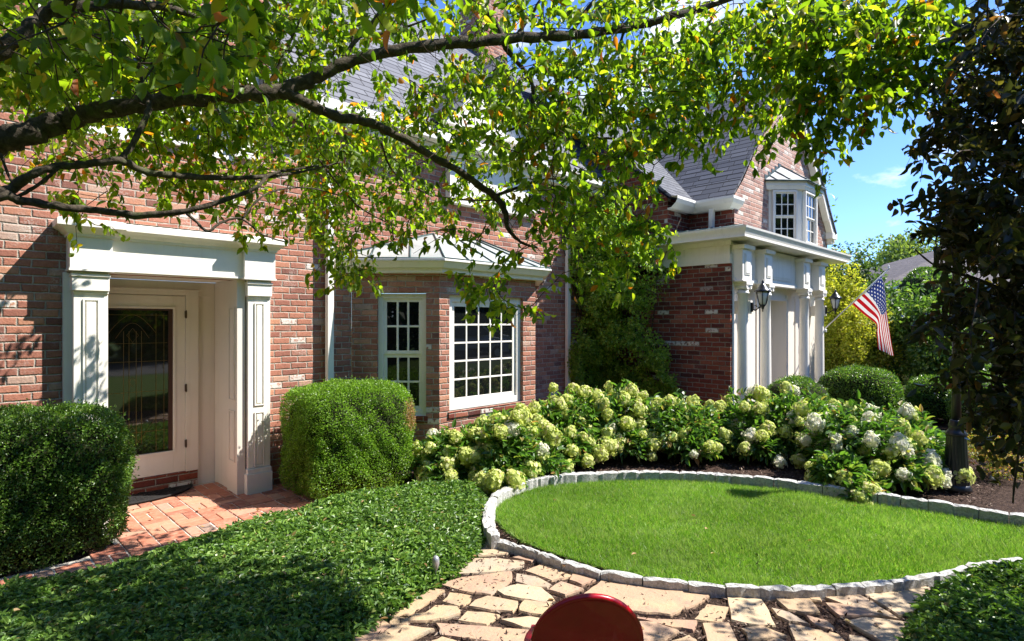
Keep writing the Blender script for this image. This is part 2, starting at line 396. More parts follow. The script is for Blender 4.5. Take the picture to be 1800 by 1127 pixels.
# lawn outline (inner edge of the stone edging)
lawn_px = [(872, 905), (878, 885), (905, 866), (950, 853), (1020, 846), (1100, 843), (1200, 843), (1300, 850), (1400, 862), (1500, 878), (1600, 893), (1700, 908), (1820, 928), (1960, 952)]
lawn_px2 = [(1900, 975), (1800, 985), (1720, 993), (1650, 1012), (1560, 1022), (1480, 1028), (1400, 1031), (1300, 1027), (1200, 1018), (1120, 1007), (1060, 993), (1000, 975), (940, 955), (900, 935)]
lawn = catmull([PG(x, y, .05) for x, y in lawn_px+lawn_px2], 6, True)
mb = MB(); mb.face([(p.x, p.y, .02) for p in lawn]); structure(mb.build('lawn', M['turf']))
def inside(px, py, poly):
    X = np.array([p[0] for p in poly]); Y = np.array([p[1] for p in poly]); res = np.zeros(len(px), bool); j = len(X)-1
    for i in range(len(X)):
        c = ((Y[i] > py) != (Y[j] > py)) & (px < (X[j]-X[i])*(py-Y[i])/(Y[j]-Y[i]+1e-12)+X[i]); res ^= c; j = i
    return res
xs = [p.x for p in lawn]; ys = [p.y for p in lawn]
n = 430000
gx = rng.uniform(min(xs), max(xs), n); gy = rng.uniform(min(ys), max(ys), n)
k = inside(gx, gy, [(p.x, p.y) for p in lawn]); gx, gy = gx[k], gy[k]
# tufting: drop blades by a low frequency field
fld = np.sin(gx*7.1+np.sin(gy*5.3)*2)+np.sin(gy*8.3+np.sin(gx*4.1)*2.2)
n = len(gx); hgt = rng.uniform(.03, .062, n)*(1+.13*fld)
pos = np.stack([gx, gy, np.full(n, .024)], 1); sway = np.stack([np.sin(gx*2.1+gy*1.3)*.4, np.cos(gx*1.3-gy*2.6)*.4, np.zeros(n)], 1)
d = rdir(n)*.85+np.array([0, 0, .72])+sway*.5; nn = rdir(n)
v, f = scatter(pos, d, nn, hgt, rng.uniform(.003, .0055, n), T_TRI, .1)
m_grass = leafmat('grass_blade', [(0, (.08, .17, .022)), (.4, (.15, .285, .035)), (.75, (.235, .40, .055)), (.92, (.36, .44, .14)), (1, (.50, .46, .24))], .45, .4, .35, (1.5, 1.7, .7), 1.3, .5, ((.36, .46, .16), 2.6, .6))
g = tag(npmesh('grass', [(v, f, 0)], [m_grass]), 'short bright green lawn grass inside the stone edging', 'grass', kind='stuff')

# stone edging: separate blocks laid end to end, one kerb
def kerb(path, name, w=.085, h=.046, lmin=.15, lmax=.24):
    mb = MB(); seg = [0.]
    for a, b in zip(path[:-1], path[1:]): seg.append(seg[-1]+(b-a).length)
    def at(s):
        s = max(0, min(seg[-1]-1e-6, s)); i = max(j for j in range(len(seg)-1) if seg[j] <= s); t = (s-seg[i])/(seg[i+1]-seg[i]); return path[i].lerp(path[i+1], t)
    s = 0.
    while s < seg[-1]-.05:
        l = rnd.uniform(lmin, lmax); a, b = at(s+.003), at(min(s+l-.003, seg[-1])); t = (b-a)
        if t.length < .05: break
        t.normalize(); nrm = Vector((t.y, -t.x, 0)); ww = w*rnd.uniform(.85, 1.12); hh = h*rnd.uniform(.85, 1.15); L0 = (b-a).length
        # rough-hewn block: a grid box with knocked corners
        nu, nv = 6, 4
        def P(i, j, top):
            u = i/(nu-1); q = j/(nv-1)-.5
            edge = (i in (0, nu-1))*.5+(j in (0, nv-1))*.5
            z = (hh-rnd.uniform(0, .012)-edge*rnd.uniform(.006, .02)) if top else -.05
            jit = rnd.uniform(-.007, .007) if top else 0
            sh = (1-.1*(top and i in (0, nu-1)))
            return a+t*(L0*u+jit*.6)+nrm*(q*ww*sh+jit)+Vector((0, 0, z))
        top = [[P(i, j, True) for j in range(nv)] for i in range(nu)]
        for i in range(nu-1):
            for j in range(nv-1): mb.face([top[i][j], top[i][j+1], top[i+1][j+1], top[i+1][j]])
        ring = [top[i][0] for i in range(nu)]+[top[nu-1][j] for j in range(1, nv)]+[top[i][nv-1] for i in range(nu-2, -1, -1)]+[top[0][j] for j in range(nv-2, 0, -1)]
        for i in range(len(ring)):
            p, q = ring[i], ring[(i+1) % len(ring)]
            mid_p = Vector((p.x, p.y, hh*.45))+(p-(a+b)/2).normalized()*rnd.uniform(0, .006); mid_q = Vector((q.x, q.y, hh*.45))
            mb.face([p, q, Vector((q.x, q.y, -.05)), Vector((p.x, p.y, -.05))])
        s += l
    return structure(mb.build(name, M['kerb'], uv=False))
far = catmull([PG(x, y, .09) for x, y in [(872, 950), (858, 928), (860, 900), (868, 880), (898, 860), (945, 846), (1020, 838), (1100, 834), (1200, 835), (1300, 841), (1400, 852), (1500, 867), (1600, 882), (1700, 897), (1820, 917), (1960, 941)]], 6)
near = catmull([PG(x, y, .07) for x, y in [(872, 950), (925, 966), (985, 986), (1045, 1003), (1110, 1014), (1200, 1025), (1300, 1034), (1400, 1037), (1490, 1032), (1560, 1025), (1650, 1012), (1720, 993), (1800, 983)]], 6)
kerb(far, 'kerb_far'); kerb(near, 'kerb_near', .052, .022, .18, .30)

# flagstone path: irregular thick slabs in dirt
A = lambda L_: [(550+x/3, 930+y/3) for x, y in L_]
B = lambda L_: [(1100+x/3, 980+y/3) for x, y in L_]
slabs = [A(q) for q in [
 [(925, 25), (1020, 60), (1110, 105), (1020, 122), (870, 138), (890, 70)],
 [(840, 150), (960, 150), (1110, 165), (1100, 195), (1000, 215), (870, 225), (755, 232), (790, 180)],
 [(1050, 150), (1130, 138), (1215, 150), (1150, 170)],
 [(1240, 165), (1390, 210), (1345, 245), (1260, 265), (1125, 215)],
 [(1385, 220), (1480, 215), (1560, 238), (1420, 290), (1355, 268)],
 [(790, 250), (940, 230), (1040, 220), (1042, 270), (935, 335), (800, 320), (665, 285)],
 [(1080, 235), (1180, 250), (1250, 290), (1230, 302), (1140, 295), (1075, 275)],
 [(1080, 292), (1200, 310), (1275, 372), (1230, 388), (1100, 365), (1010, 350), (975, 325)],
 [(1310, 280), (1418, 315), (1330, 345), (1250, 320)],
 [(1565, 247), (1680, 262), (1800, 275), (1950, 290), (2130, 320), (2010, 395), (1880, 445), (1700, 430), (1560, 420), (1430, 340)],
 [(595, 302), (690, 320), (620, 372), (505, 440), (440, 455), (370, 472), (345, 445), (500, 370)],
 [(725, 333), (832, 345), (825, 375), (770, 400), (688, 375)],
 [(920, 350), (1080, 378), (1052, 430), (940, 420), (830, 402), (860, 372)],
 [(1120, 378), (1245, 395), (1200, 450), (1090, 430), (1100, 395)],
 [(645, 403), (762, 405), (765, 440), (690, 465), (600, 478), (505, 480), (540, 445), (600, 440)],
 [(820, 430), (900, 435), (980, 448), (915, 495), (765, 475)],
 [(1140, 462), (1260, 480), (1220, 530), (1110, 515), (1000, 478)],
 [(455, 455), (500, 470), (490, 500), (420, 505), (410, 485)],
 [(345, 468), (405, 505), (300, 580), (180, 650), (40, 640), (160, 570), (230, 510)],
 [(480, 505), (630, 525), (520, 570), (400, 640), (250, 650), (330, 570), (400, 530)],
 [(655, 490), (800, 502), (1000, 515), (1180, 530), (1180, 590), (1000, 590), (800, 565), (690, 552)],
 [(680, 572), (760, 590), (700, 650), (600, 640), (630, 590)],
 [(800, 600), (1100, 610), (1080, 680), (830, 670)]]]
slabs += [B(q) for q in [
 [(-50, 300), (140, 320), (365, 330), (365, 345), (345, 375), (240, 360), (100, 325)],
 [(60, 338), (150, 345), (280, 385), (200, 430), (90, 445), (0, 420), (-20, 370)],
 [(430, 243), (540, 258), (500, 330), (440, 330), (365, 318)],
 [(535, 165), (690, 175), (730, 240), (785, 350), (700, 350), (560, 320), (545, 240)],
 [(700, 178), (770, 190), (800, 215), (740, 212), (705, 200)],
 [(755, 178), (950, 185), (1020, 280), (940, 288), (860, 270), (800, 220)],
 [(950, 190), (1010, 205), (1030, 230), (980, 222)],
 [(975, 180), (1180, 170), (1300, 235), (1430, 320), (1330, 300), (1180, 255), (1070, 215)],
 [(1215, 168), (1400, 155), (1560, 115), (1620, 180), (1590, 260), (1440, 300), (1350, 240)],
 [(1060, 240), (1180, 250), (1330, 305), (1130, 305), (1090, 275)],
 [(775, 268), (860, 290), (955, 345), (860, 332), (800, 305)],
 [(960, 305), (1060, 330), (1095, 360), (1080, 372), (1000, 350)],
 [(1250, 318), (1400, 330), (1520, 350), (1600, 420), (1560, 480), (1420, 470), (1280, 400), (1165, 335)],
 [(410, 350), (540, 345), (580, 420), (600, 480), (440, 480), (425, 400)],
 [(610, 370), (720, 355), (840, 405), (740, 420), (650, 425), (640, 395)],
 [(860, 345), (1000, 375), (1120, 400), (1180, 480), (920, 480), (890, 410)],
 [(250, 435), (330, 410), (365, 430), (350, 480), (200, 480)],
 [(740, 445), (800, 420), (840, 440), (820, 490), (700, 490)],
 [(1180, 402), (1260, 420), (1330, 470), (1240, 480), (1190, 440)]]]
mb = MB()
def slab(mb, pix, th):
    P = [PG(x, y, .03) for x, y in pix]; c = sum(P, Vector())/len(P); pts = []
    for i in range(len(P)):
        a, b = P[i], P[(i+1) % len(P)]; k = max(2, int((b-a).length/.05))
        for j in range(k): 
            q = a.lerp(b, j/k); q += (q-c).normalized()*rnd.uniform(.003, .016); pts.append(q)
    bot = [Vector((p.x, p.y, -.02)) for p in pts]; mid = [Vector((p.x, p.y, th-.01)) for p in pts]
    top = [Vector((p.x, p.y, th))+(c-p).normalized()*.006 for p in pts]; b = len(mb.v); n = len(pts)
    mb.v += [tuple(p) for p in bot+mid+top]
    for r in (0, 1):
        for i in range(n): j = (i+1) % n; mb.f.append((b+r*n+i, b+r*n+j, b+(r+1)*n+j, b+(r+1)*n+i)); mb.mi.append(0); mb.sm.append(False)
    mb.f.append(tuple(range(b+2*n, b+3*n))); mb.mi.append(0); mb.sm.append(False)
for q in slabs:
    P = [PG(x, y) for x, y in q]; area = sum(P[i].x*P[(i+1) % len(P)].y-P[(i+1) % len(P)].x*P[i].y for i in range(len(P)))
    slab(mb, q if area > 0 else q[::-1], rnd.uniform(.024, .034))
structure(mb.build('flagstone_path', M['flag'], uv=False))
mb = MB(); mb.face([tuple(PG(x, y, .010))for x, y in [(840, 930), (900, 955), (1110, 1012), (1400, 1034), (1650, 1010), (1800, 1060), (1700, 1500), (300, 1500), (500, 1120)]][::-1])
structure(mb.build('path_bed', M['mulch']))
v, f = chips(30000, (.3, 4.6, .4, 3.9), .014)
tag(npmesh('path_gravel', [(v, f, 0)], [M['chip']]), kind='stuff')

# brick patio by the door (basket weave), real bricks on a mortar bed
mb = MB(); bl, bw = .203, .098
patio_poly = [tuple(PG(x, y))[:2] for x, y in [(-80, 1060), (120, 1030), (300, 1000), (480, 940), (600, 905)]]+[(3.35, 4.8), (2.62, 5.6), (2.62, 6.62), (.9, 6.62), (.9, 5.8), (.95, 5.2), (.7, 5.1), (-.3, 5.1), (-1, 5.15)]
cells = []
for i in range(-12, 24):
    for j in range(-4, 20):
        x0 = i*(bl+.011)-.3; y0 = j*(bl+.011)+2.9; cells.append((i, j, x0, y0))
def rough_brick(x0, x1, y0, y1):
    z = .009+rnd.uniform(-.003, .004); x0 += rnd.uniform(-.002, .002); x1 += rnd.uniform(-.002, .002); y0 += rnd.uniform(-.002, .002); y1 += rnd.uniform(-.002, .002); tl = rnd.uniform(-.003, .003)
    e = .004
    mb.hexa([(x0, y0, -.05), (x1, y0, -.05), (x1, y1, -.05), (x0, y1, -.05)], [(x0, y0, z-.004), (x1, y0, z-.004+tl), (x1, y1, z-.004), (x0, y1, z-.004)])
    b = [(x0+e, y0+e, z), (x1-e, y0+e, z+tl), (x1-e, y1-e, z), (x0+e, y1-e, z)]; a = [(x0, y0, z-.004), (x1, y0, z-.004+tl), (x1, y1, z-.004), (x0, y1, z-.004)]
    k = len(mb.v); mb.v += a+b
    for i in range(4): mb.f.append((k+i, k+(i+1) % 4, k+4+(i+1) % 4, k+4+i)); mb.mi.append(0); mb.sm.append(False)
    mb.f.append((k+4, k+5, k+6, k+7)); mb.mi.append(0); mb.sm.append(False)
for i, j, x0, y0 in cells:
    cx, cy = np.array([x0+bl/2]), np.array([y0+bl/2])
    if not inside(cx, cy, patio_poly)[0]: continue
    if (i+j) % 2: rough_brick(x0, x0+bl, y0, y0+bw-.002); rough_brick(x0, x0+bl, y0+bw+.007, y0+bl)
    else: rough_brick(x0, x0+bw-.002, y0, y0+bl); rough_brick(x0+bw+.007, x0+bl, y0, y0+bl)
structure(mb.build('brick_patio', M['paver'], uv=False))
mb = MB(); mb.face([(x, y, .002) for x, y in patio_poly][::-1]); structure(mb.build('patio_bed', M['joint']))

# driveway and far lawn beyond the garden
mb = MB(); mb.face([(2.5, -9, -.02), (40, -9, -.02), (40, -16, -.02), (2.5, -16, -.02)][::-1]); structure(mb.build('road', M['asphalt']))
# ================================================================== the house
house = empty('brick_house', 'red brick house with white portal, bay window and dark shingle roofs', 'house', (4, 6, 0))
def H(mb, name, mats, bevel=0, parent=None):      # parts keep world coordinates under the house root
    o = mb.build(name, mats, bevel=bevel); p = parent or house
    o.parent = p; o.matrix_parent_inverse = Wm(p).inverted(); return o
from mathutils import Matrix
def Wm(p):
    if p.type == 'EMPTY': return Matrix.Translation(p.location) @ Matrix.Rotation(p.rotation_euler.z, 4, 'Z')
    return Matrix.Identity(4)
def wall_y(mb, y, x0, x1, z0, z1, holes=(), depth=.12, m=0, sgn=1):
    """sheet of wall in the plane y, facing -y, with reveals round the holes"""
    xs = sorted({x0, x1, *[h[0] for h in holes], *[h[1] for h in holes]}); zs = sorted({z0, z1, *[h[2] for h in holes], *[h[3] for h in holes]})
    for i in range(len(xs)-1):
        for j in range(len(zs)-1):
            cx, cz = (xs[i]+xs[i+1])/2, (zs[j]+zs[j+1])/2
            if any(h[0] < cx < h[1] and h[2] < cz < h[3] for h in holes): continue
            mb.face([(xs[i], y, zs[j]), (xs[i+1], y, zs[j]), (xs[i+1], y, zs[j+1]), (xs[i], y, zs[j+1])], m)
    for a, b, c, d in holes:
        mb.face([(a, y, c), (a, y, d), (a, y+depth, d), (a, y+depth, c)], m); mb.face([(b, y, d), (b, y, c), (b, y+depth, c), (b, y+depth, d)], m)
        mb.face([(a, y, d), (b, y, d), (b, y+depth, d), (a, y+depth, d)], m); mb.face([(b, y, c), (a, y, c), (a, y+depth, c), (b, y+depth, c)], m)
# main wall (portal opening, bay opening, two upper windows, dormer window)
doorhole = (.76, 2.30, -.05, 2.13); bayhole = (3.37, 6.45, .0, 2.35)
up1 = (.80, 1.36, 3.36, 4.55); up2 = (1.62, 2.05, 3.36, 4.4)
mb = MB(); wall_y(mb, YW, -4, 2.42, -.05, 7.2, [doorhole, up1, up2]); wall_y(mb, YW, 2.42, 9.2, -.05, 4.02, [bayhole])
mb.face([(2.42, YW, 4.02), (2.42, 11, 4.02), (2.42, 11, 7.2), (2.42, YW, 7.2)]) # side of the taller part
mb.face([(-4, YW, -.05), (-4, YW, 7.2), (-4, 12, 7.2), (-4, 12, -.05)])
H(mb, 'main_wall', M['brick'])
# white string board between storeys hidden mostly by the tree
# roofs of the main block
def slope(mb, pts, m=0, th=.06):
    n = (Vector(pts[1])-Vector(pts[0])).cross(Vector(pts[2])-Vector(pts[0])).normalized()
    if n.z < 0: pts = pts[::-1]; n = -n
    b = [Vector(p)-n*th for p in pts]; mb.hexa(b, pts, m)
mb = MB(); slope(mb, [(2.3, 5.8, 4.1), (9.2, 5.8, 4.1), (9.2, 9.5, 7.8), (2.3, 9.5, 7.8)])
slope(mb, [(2.3, 13.2, 4.1), (9.2, 13.2, 4.1), (9.2, 9.5, 7.8), (2.3, 9.5, 7.8)])
H(mb, 'main_roof', M['shingle_light'])
mb = MB(); slope(mb, [(-4.3, 5.8, 7.2), (2.65, 5.8, 7.2), (2.65, 9, 9.6), (-4.3, 9, 9.6)]); H(mb, 'upper_roof', M['shingle'])
mb = MB(); mb.box(2.42, 8.8, 5.72, 5.86, 4.0, 4.12); mb.box(2.42, 8.9, 5.86, 5.997, 3.9, 4.0); H(mb, 'gutter', M['white'], .01)
mb = MB(); mb.box(8.0, 8.75, 8.9, 9.6, 6.8, 9.9); mb.box(7.93, 8.82, 8.83, 9.67, 9.55, 9.72); H(mb, 'chimney', M['brick'])

def sash(parent, name, o, u, w, h, cols, rows, split=True, bar=.02, fr=.045, glass=None, dep=.05, n=None, sill=True):
    """window in the plane through o, width along unit u, facing n; one frame mesh with bars, panes as children"""
    o = Vector(o); u = Vector(u).normalized(); Z = Vector((0, 0, 1)); n = n or u.cross(Z)
    fm = MB()
    def bx(a, b, c, d, f0, f1): fm.obox(o+u*a+Z*c+n*f0, u*(b-a), -n*(f0-f1) if False else n*(f1-f0), Z*(d-c))
    # outer casing
    bx(0, fr, 0, h, -dep, .012); bx(w-fr, w, 0, h, -dep, .012); bx(fr, w-fr, h-fr, h, -dep, .011); bx(fr, w-fr, 0, fr*1.1, -dep, .011)
    i = fr; s = fr*.75; H2 = h/2 if split else h
    a0, a1, c0, c1 = i, w-i, fr*1.1, h-fr
    parts = [(c0, (c0+c1)/2, -.028), ((c0+c1)/2, c1, -.012)] if split else [(c0, c1, -.012)]
    per = rows//2 if split else rows
    gm = MB()
    for (z0, z1, f) in parts:
        bx(a0, a0+s, z0, z1, f-.02, f); bx(a1-s, a1, z0, z1, f-.02, f); bx(a0+s, a1-s, z1-s, z1, f-.02, f-.001); bx(a0+s, a1-s, z0, z0+s, f-.02, f-.001)
        gx0, gx1, gz0, gz1 = a0+s, a1-s, z0+s, z1-s
        for k in range(1, cols): x = gx0+(gx1-gx0)*k/cols; bx(x-bar/2, x+bar/2, gz0, gz1, f-.014, f-.004)
        for k in range(1, per): z = gz0+(gz1-gz0)*k/per; bx(gx0, gx1, z-bar/2, z+bar/2, f-.0135, f-.0035)
        # each light a hair out of true so reflections break from pane to pane
        for ci in range(cols):
            for ri in range(per):
                xa, xb = gx0+(gx1-gx0)*ci/cols, gx0+(gx1-gx0)*(ci+1)/cols; za, zb = gz0+(gz1-gz0)*ri/per, gz0+(gz1-gz0)*(ri+1)/per
                t = [rnd.uniform(-.0012, .0012) for _ in range(3)]
                gm.face([o+u*xa+Z*za+n*(f-.012+t[0]), o+u*xb+Z*za+n*(f-.012+t[1]), o+u*xb+Z*zb+n*(f-.012+t[1]+t[2]), o+u*xa+Z*zb+n*(f-.012+t[0]+t[2])])
    if sill: bx(-.03, w+.03, -.045, 0, -dep, .045)
    w_ = H(fm, name, M['white'], .003, parent)
    g_ = gm.build('pane', glass or M['glass'], w_, uv=False); return w_
# upper windows with louvred shutters
def shutter(o, w, h):
    mb = MB(); x, y, z = o; f = .035
    mb.box(x, x+f, y-.04, y, z, z+h); mb.box(x+w-f, x+w, y-.04, y, z, z+h); mb.box(x+f, x+w-f, y-.039, y, z, z+f); mb.box(x+f, x+w-f, y-.039, y, z+h-f, z+h)
    k = int((h-2*f)/.035)
    for i in range(k): zz = z+f+(h-2*f)*(i+.5)/k; mb.obox((x+f, y-.01, zz+.012), (w-2*f, 0, 0), (0, -.022, -.022), (0, -.004, .004))
    H(mb, 'shutter', M['white'])
for a, b, c, d in (up1, up2):
    sash(house, 'window', (a, YW+.04, c), (1, 0, 0), b-a, d-c, 3, 4)
    shutter((b+.02, YW-.004, c), .24, d-c)
shutter((up1[0]-.26, YW-.004, up1[2]), .24, up1[3]-up1[2])
# dormer
mb = MB(); mb.face([(4.75, 5.90, 4.0), (6.25, 5.90, 4.0), (6.25, 5.90, 4.5), (5.5, 5.90, 5.25), (4.75, 5.90, 4.5)]); mb.box(4.75, 6.25, 5.902, 7.3, 3.3, 4.5); H(mb, 'dormer_wall', M['white'])
mb = MB(); slope(mb, [(4.55, 5.7, 4.38), (4.55, 9, 4.38), (5.5, 9, 5.42), (5.5, 5.7, 5.42)]); slope(mb, [(6.45, 5.7, 4.38), (6.45, 9, 4.38), (5.5, 9, 5.42), (5.5, 5.7, 5.42)]); H(mb, 'dormer_roof', M['shingle'])
mb = MB(); mb.box(4.55, 6.45, 5.8, 5.898, 4.28, 4.37); H(mb, 'dormer_cornice', M['white'], .01)
sash(house, 'window', (5.95, 5.93, 3.42), (1, 0, 0), .55, .85, 3, 4)

# ---- entrance portal
yf = 5.85
mb = MB()
def pil(x0, x1):
    mb.box(x0, x1, yf, YW-.002, .25, 1.98)                            # shaft
    mb.box(x0-.025, x1+.006, yf-.042, YW-.002, -.0, .205); mb.box(x0-.012, x1+.003, yf-.025, YW-.002, .205, .25)   # plinth
    mb.box(x0-.014, x1+.006, yf-.03, YW-.004, 1.968, 2.085); mb.box(x0-.02, x1+.012, yf-.042, YW-.004, 2.085, 2.105); mb.box(x0-.008, x1+.004, yf-.015, YW-.004, 2.105, 2.125)
    mb.box(x0-.004, x1+.003, yf-.012, YW-.004, 1.945, 1.968)
    mx0, mx1 = x0+.06, x1-.06
    for z0, z1 in ((.873, 1.9), (.265, .812)):                           # raised panels
        w = .013; mb.box(mx0, mx0+w, yf-.011, yf, z0, z1); mb.box(mx1-w, mx1, yf-.011, yf, z0, z1); mb.box(mx0+w, mx1-w, yf-.0105, yf, z1-w, z1); mb.box(mx0+w, mx1-w, yf-.0105, yf, z0, z0+w)
        mb.box(mx0+.024, mx1-.024, yf-.008, yf, z0+.024, z1-.024)
pil(.771, 1.006); mb.box(.716, .771, 5.94, YW-.003, 0, 2.12); H(mb, 'pilaster', M['white'], .003)
mb = MB(); pil(2.154, 2.373); mb.box(2.373, 2.41, 5.94, YW-.003, 0, 2.12); H(mb, 'pilaster', M['white'], .003)
mb = MB()
mb.box(1.03, 2.105, yf+.01, YW+.0, 2.135, 2.42)                          # frieze
mb.box(1.03, 2.105, yf-.01, yf+.01, 2.135, 2.152)
for x0, x1 in ((.741, 1.03), (2.105, 2.405)):
    mb.box(x0, x1, yf-.05, YW-.001, 2.146, 2.42); mb.box(x0-.008, x1+.008, yf-.062, YW-.001, 2.128, 2.146)
mb.box(1.006, 2.154, yf+.011, 6.6, 2.131, 2.134)                         # soffit
H(mb, 'portal_entablature', M['white'], .003)
mb = MB()
prof = [(0, 2.41), (.012, 2.41), (.016, 2.432), (.03, 2.44), (.05, 2.462), (.085, 2.482), (.09, 2.485), (.09, 2.535), (.06, 2.548), (0, 2.56)]   # crown
path = [(.741, YW-.001), (.741, yf-.05), (1.03, yf-.05), (1.03, yf+.01), (2.105, yf+.01), (2.105, yf-.05), (2.405, yf-.05), (2.405, YW-.001)]
def crown(mb, path, prof, m=0):
    P = [Vector((x, y, 0)) for x, y in path]; rings = []
    for i, p in enumerate(P):
        def nrm(a, b): t = (b-a).normalized(); return Vector((t.y, -t.x, 0))
        if i == 0: o = nrm(P[0], P[1])
        elif i == len(P)-1: o = nrm(P[-2], P[-1])
        else:
            a, b = nrm(P[i-1], P[i]), nrm(P[i], P[i+1]); o = (a+b)/(1+a.dot(b))
        rings.append([p+o*r+Vector((0, 0, z)) for r, z in prof])
    for i in range(len(rings)-1):
        for j in range(len(prof)-1): mb.face([rings[i][j], rings[i+1][j], rings[i+1][j+1], rings[i][j+1]], m)
crown(mb, path, prof)
mb.face([(.741, YW-.001, 2.5602), (.741, yf-.05, 2.5602), (2.405, yf-.05, 2.5602), (2.405, YW-.001, 2.5602)][::-1])
H(mb, 'portal_cornice', M['white'])
# recess: jambs, back wall, riser
mb = MB()
mb.box(2.062, 2.14, 5.885, 6.16, 0, 2.129); mb.box(2.085, 2.25, 6.16, 6.62, 0, 2.129); mb.box(2.14, 2.36, 5.93, 5.99, 0, 2.128)
mb.box(.92, 1.0, 5.885, 6.16, 0, 2.13); mb.box(.80, .90, 6.16, 6.62, 0, 2.13)
for z0, z1 in ((.93, 1.86), (.32, .83)):
    for (a, b) in ((5.935, 6.10),):
        w = .012; X = 2.062
        mb.box(X-.009, X, a, a+w, z0, z1); mb.box(X-.009, X, b-w, b, z0, z1); mb.box(X-.0088, X, a+w, b-w, z0, z0+w); mb.box(X-.0088, X, a+w, b-w, z1-w, z1); mb.box(X-.006, X, a+.026, b-.026, z0+.026, z1-.026)
mb.box(.90, 2.085, 6.601, 6.70, 1.98, 2.13); mb.box(1.91, 2.085, 6.601, 6.70, .0, 1.98)
mb.box(1.797, 1.915, 6.565, 6.601, .165, 2.03); mb.box(.84, 1.797, 6.565, 6.601, 1.985, 2.03); mb.box(.84, 1.93, 6.555, 6.6, 2.03, 2.045)
H(mb, 'door_recess', M['cream'], .003)
mb = MB(); mb.box(.85, 1.91, 6.575, 6.66, .062, .163); mb.box(.85, 1.91, 6.565, 6.66, -.02, .058); 
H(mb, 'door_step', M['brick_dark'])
mb = MB(); dy = 6.585
mb.box(.9, 1.02, dy, dy+.045, .17, 1.978); mb.box(1.684, 1.794, dy, dy+.045, .17, 1.978); mb.box(1.02, 1.684, dy, dy+.045, 1.844, 1.978); mb.box(1.02, 1.684, dy, dy+.045, .17, .397)
for a, b, c, d in ((1.684, 1.706, .375, 1.866), (.998, 1.02, .375, 1.866), (1.02, 1.684, .375, .397), (1.02, 1.684, 1.844, 1.866)): mb.box(a, b, dy-.012, dy+.001, c, d)
door = H(mb, 'door', M['cream'], .002)
mb = MB(); mb.face([(1.02, dy+.02, .397), (1.684, dy+.02, .397), (1.684, dy+.02, 1.844), (1.02, dy+.02, 1.844)]); mb.build('door_glass', M['door_glass'], door)
mb = MB(); mb.box(1.645, 1.684, dy+.012, dy+.019, .397, 1.844); mb.box(1.02, 1.645, dy+.012, dy+.019, 1.825, 1.844); mb.build('inner_frame', simple('dark_mahogany', (.05, .018, .012), .5), door)
mb = MB(); yg = dy+.017; w = .0026
def vb(x, z0, z1): mb.box(x-w/2, x+w/2, yg-.004, yg, z0, z1)
def hb(z, x0, x1): mb.box(x0, x1, yg-.0045, yg, z-w/2, z+w/2)
def came(pts): mb.tube([(x, yg-.002, z) for x, z in pts], w*.55, 4)
cxg = 1.335
for dx in (-.27, -.2, -.075, -.03, .03, .075, .2, .27): vb(cxg+dx, .42 if abs(dx) > .1 else .5, 1.62 if abs(dx) < .1 else 1.80)
for z in (.62, 1.02, 1.32, 1.50, 1.78): hb(z, 1.04, 1.635)
came([(cxg-.2+.4*i/16, 1.60+.18*math.sin(math.pi*i/16)) for i in range(17)]); came([(cxg-.14+.28*i/16, 1.55+.15*math.sin(math.pi*i/16)) for i in range(17)])
for z, s in ((1.58, .07), (1.12, .045), (.62, .06), (.52, .08)): came([(cxg, z+s), (cxg+s*.7, z), (cxg, z-s), (cxg-s*.7, z), (cxg, z+s)])
came([(cxg-.2, .75), (cxg-.1, .6), (cxg, .46), (cxg+.1, .6), (cxg+.2, .75)])
mb.build('leading', M['brass'], door)
for z in (1.79, 1.03, .455):
    mb = MB(); mb.box(1.789, 1.806, dy-.022, dy-.004, z-.035, z+.035); mb.tube([(1.797, dy-.024, z-.042), (1.797, dy-.024, z+.042)], .006, 8); mb.build('hinge', M['hinge'], door)
mb = MB(); mb.box(.93, .96, dy-.02, dy, 1.0, 1.16); mb.tube([(.945, dy-.02, 1.08), (.945, dy-.06, 1.08), (1.0, dy-.065, 1.08)], .009, 8); mb.build('door_handle', M['hinge'], door)

# ---- downspouts
def spout(pts, w=.075, d=.06, name='downspout'):
    mb = MB(); P = [Vector(p) for p in pts]
    for a, b in zip(P[:-1], P[1:]):
        if abs(a.x-b.x)+abs(a.y-b.y) < .01: mb.box(a.x-w/2, a.x+w/2, a.y-d, a.y, a.z, b.z)
        else: mb.hexa([(b.x-w/2, b.y-d, b.z), (b.x+w/2, b.y-d, b.z), (b.x+w/2, b.y, b.z), (b.x-w/2, b.y, b.z)], [(a.x-w/2, a.y-d, a.z), (a.x+w/2, a.y-d, a.z), (a.x+w/2, a.y, a.z), (a.x-w/2, a.y, a.z)])
    H(mb, name, M['white'], .006)
xd = (PY(568, 600, YW-.03).x+PY(586, 600, YW-.05).x)/2
spout([(xd, YW-.03, .05), (xd, YW-.03, .86)], .082, .075); spout([(xd, YW-.035, .86), (xd, YW-.035, 3.95)], .074, .068)
spout([(7.24, YW-.02, .05), (7.24, YW-.02, 3.95)], .08)

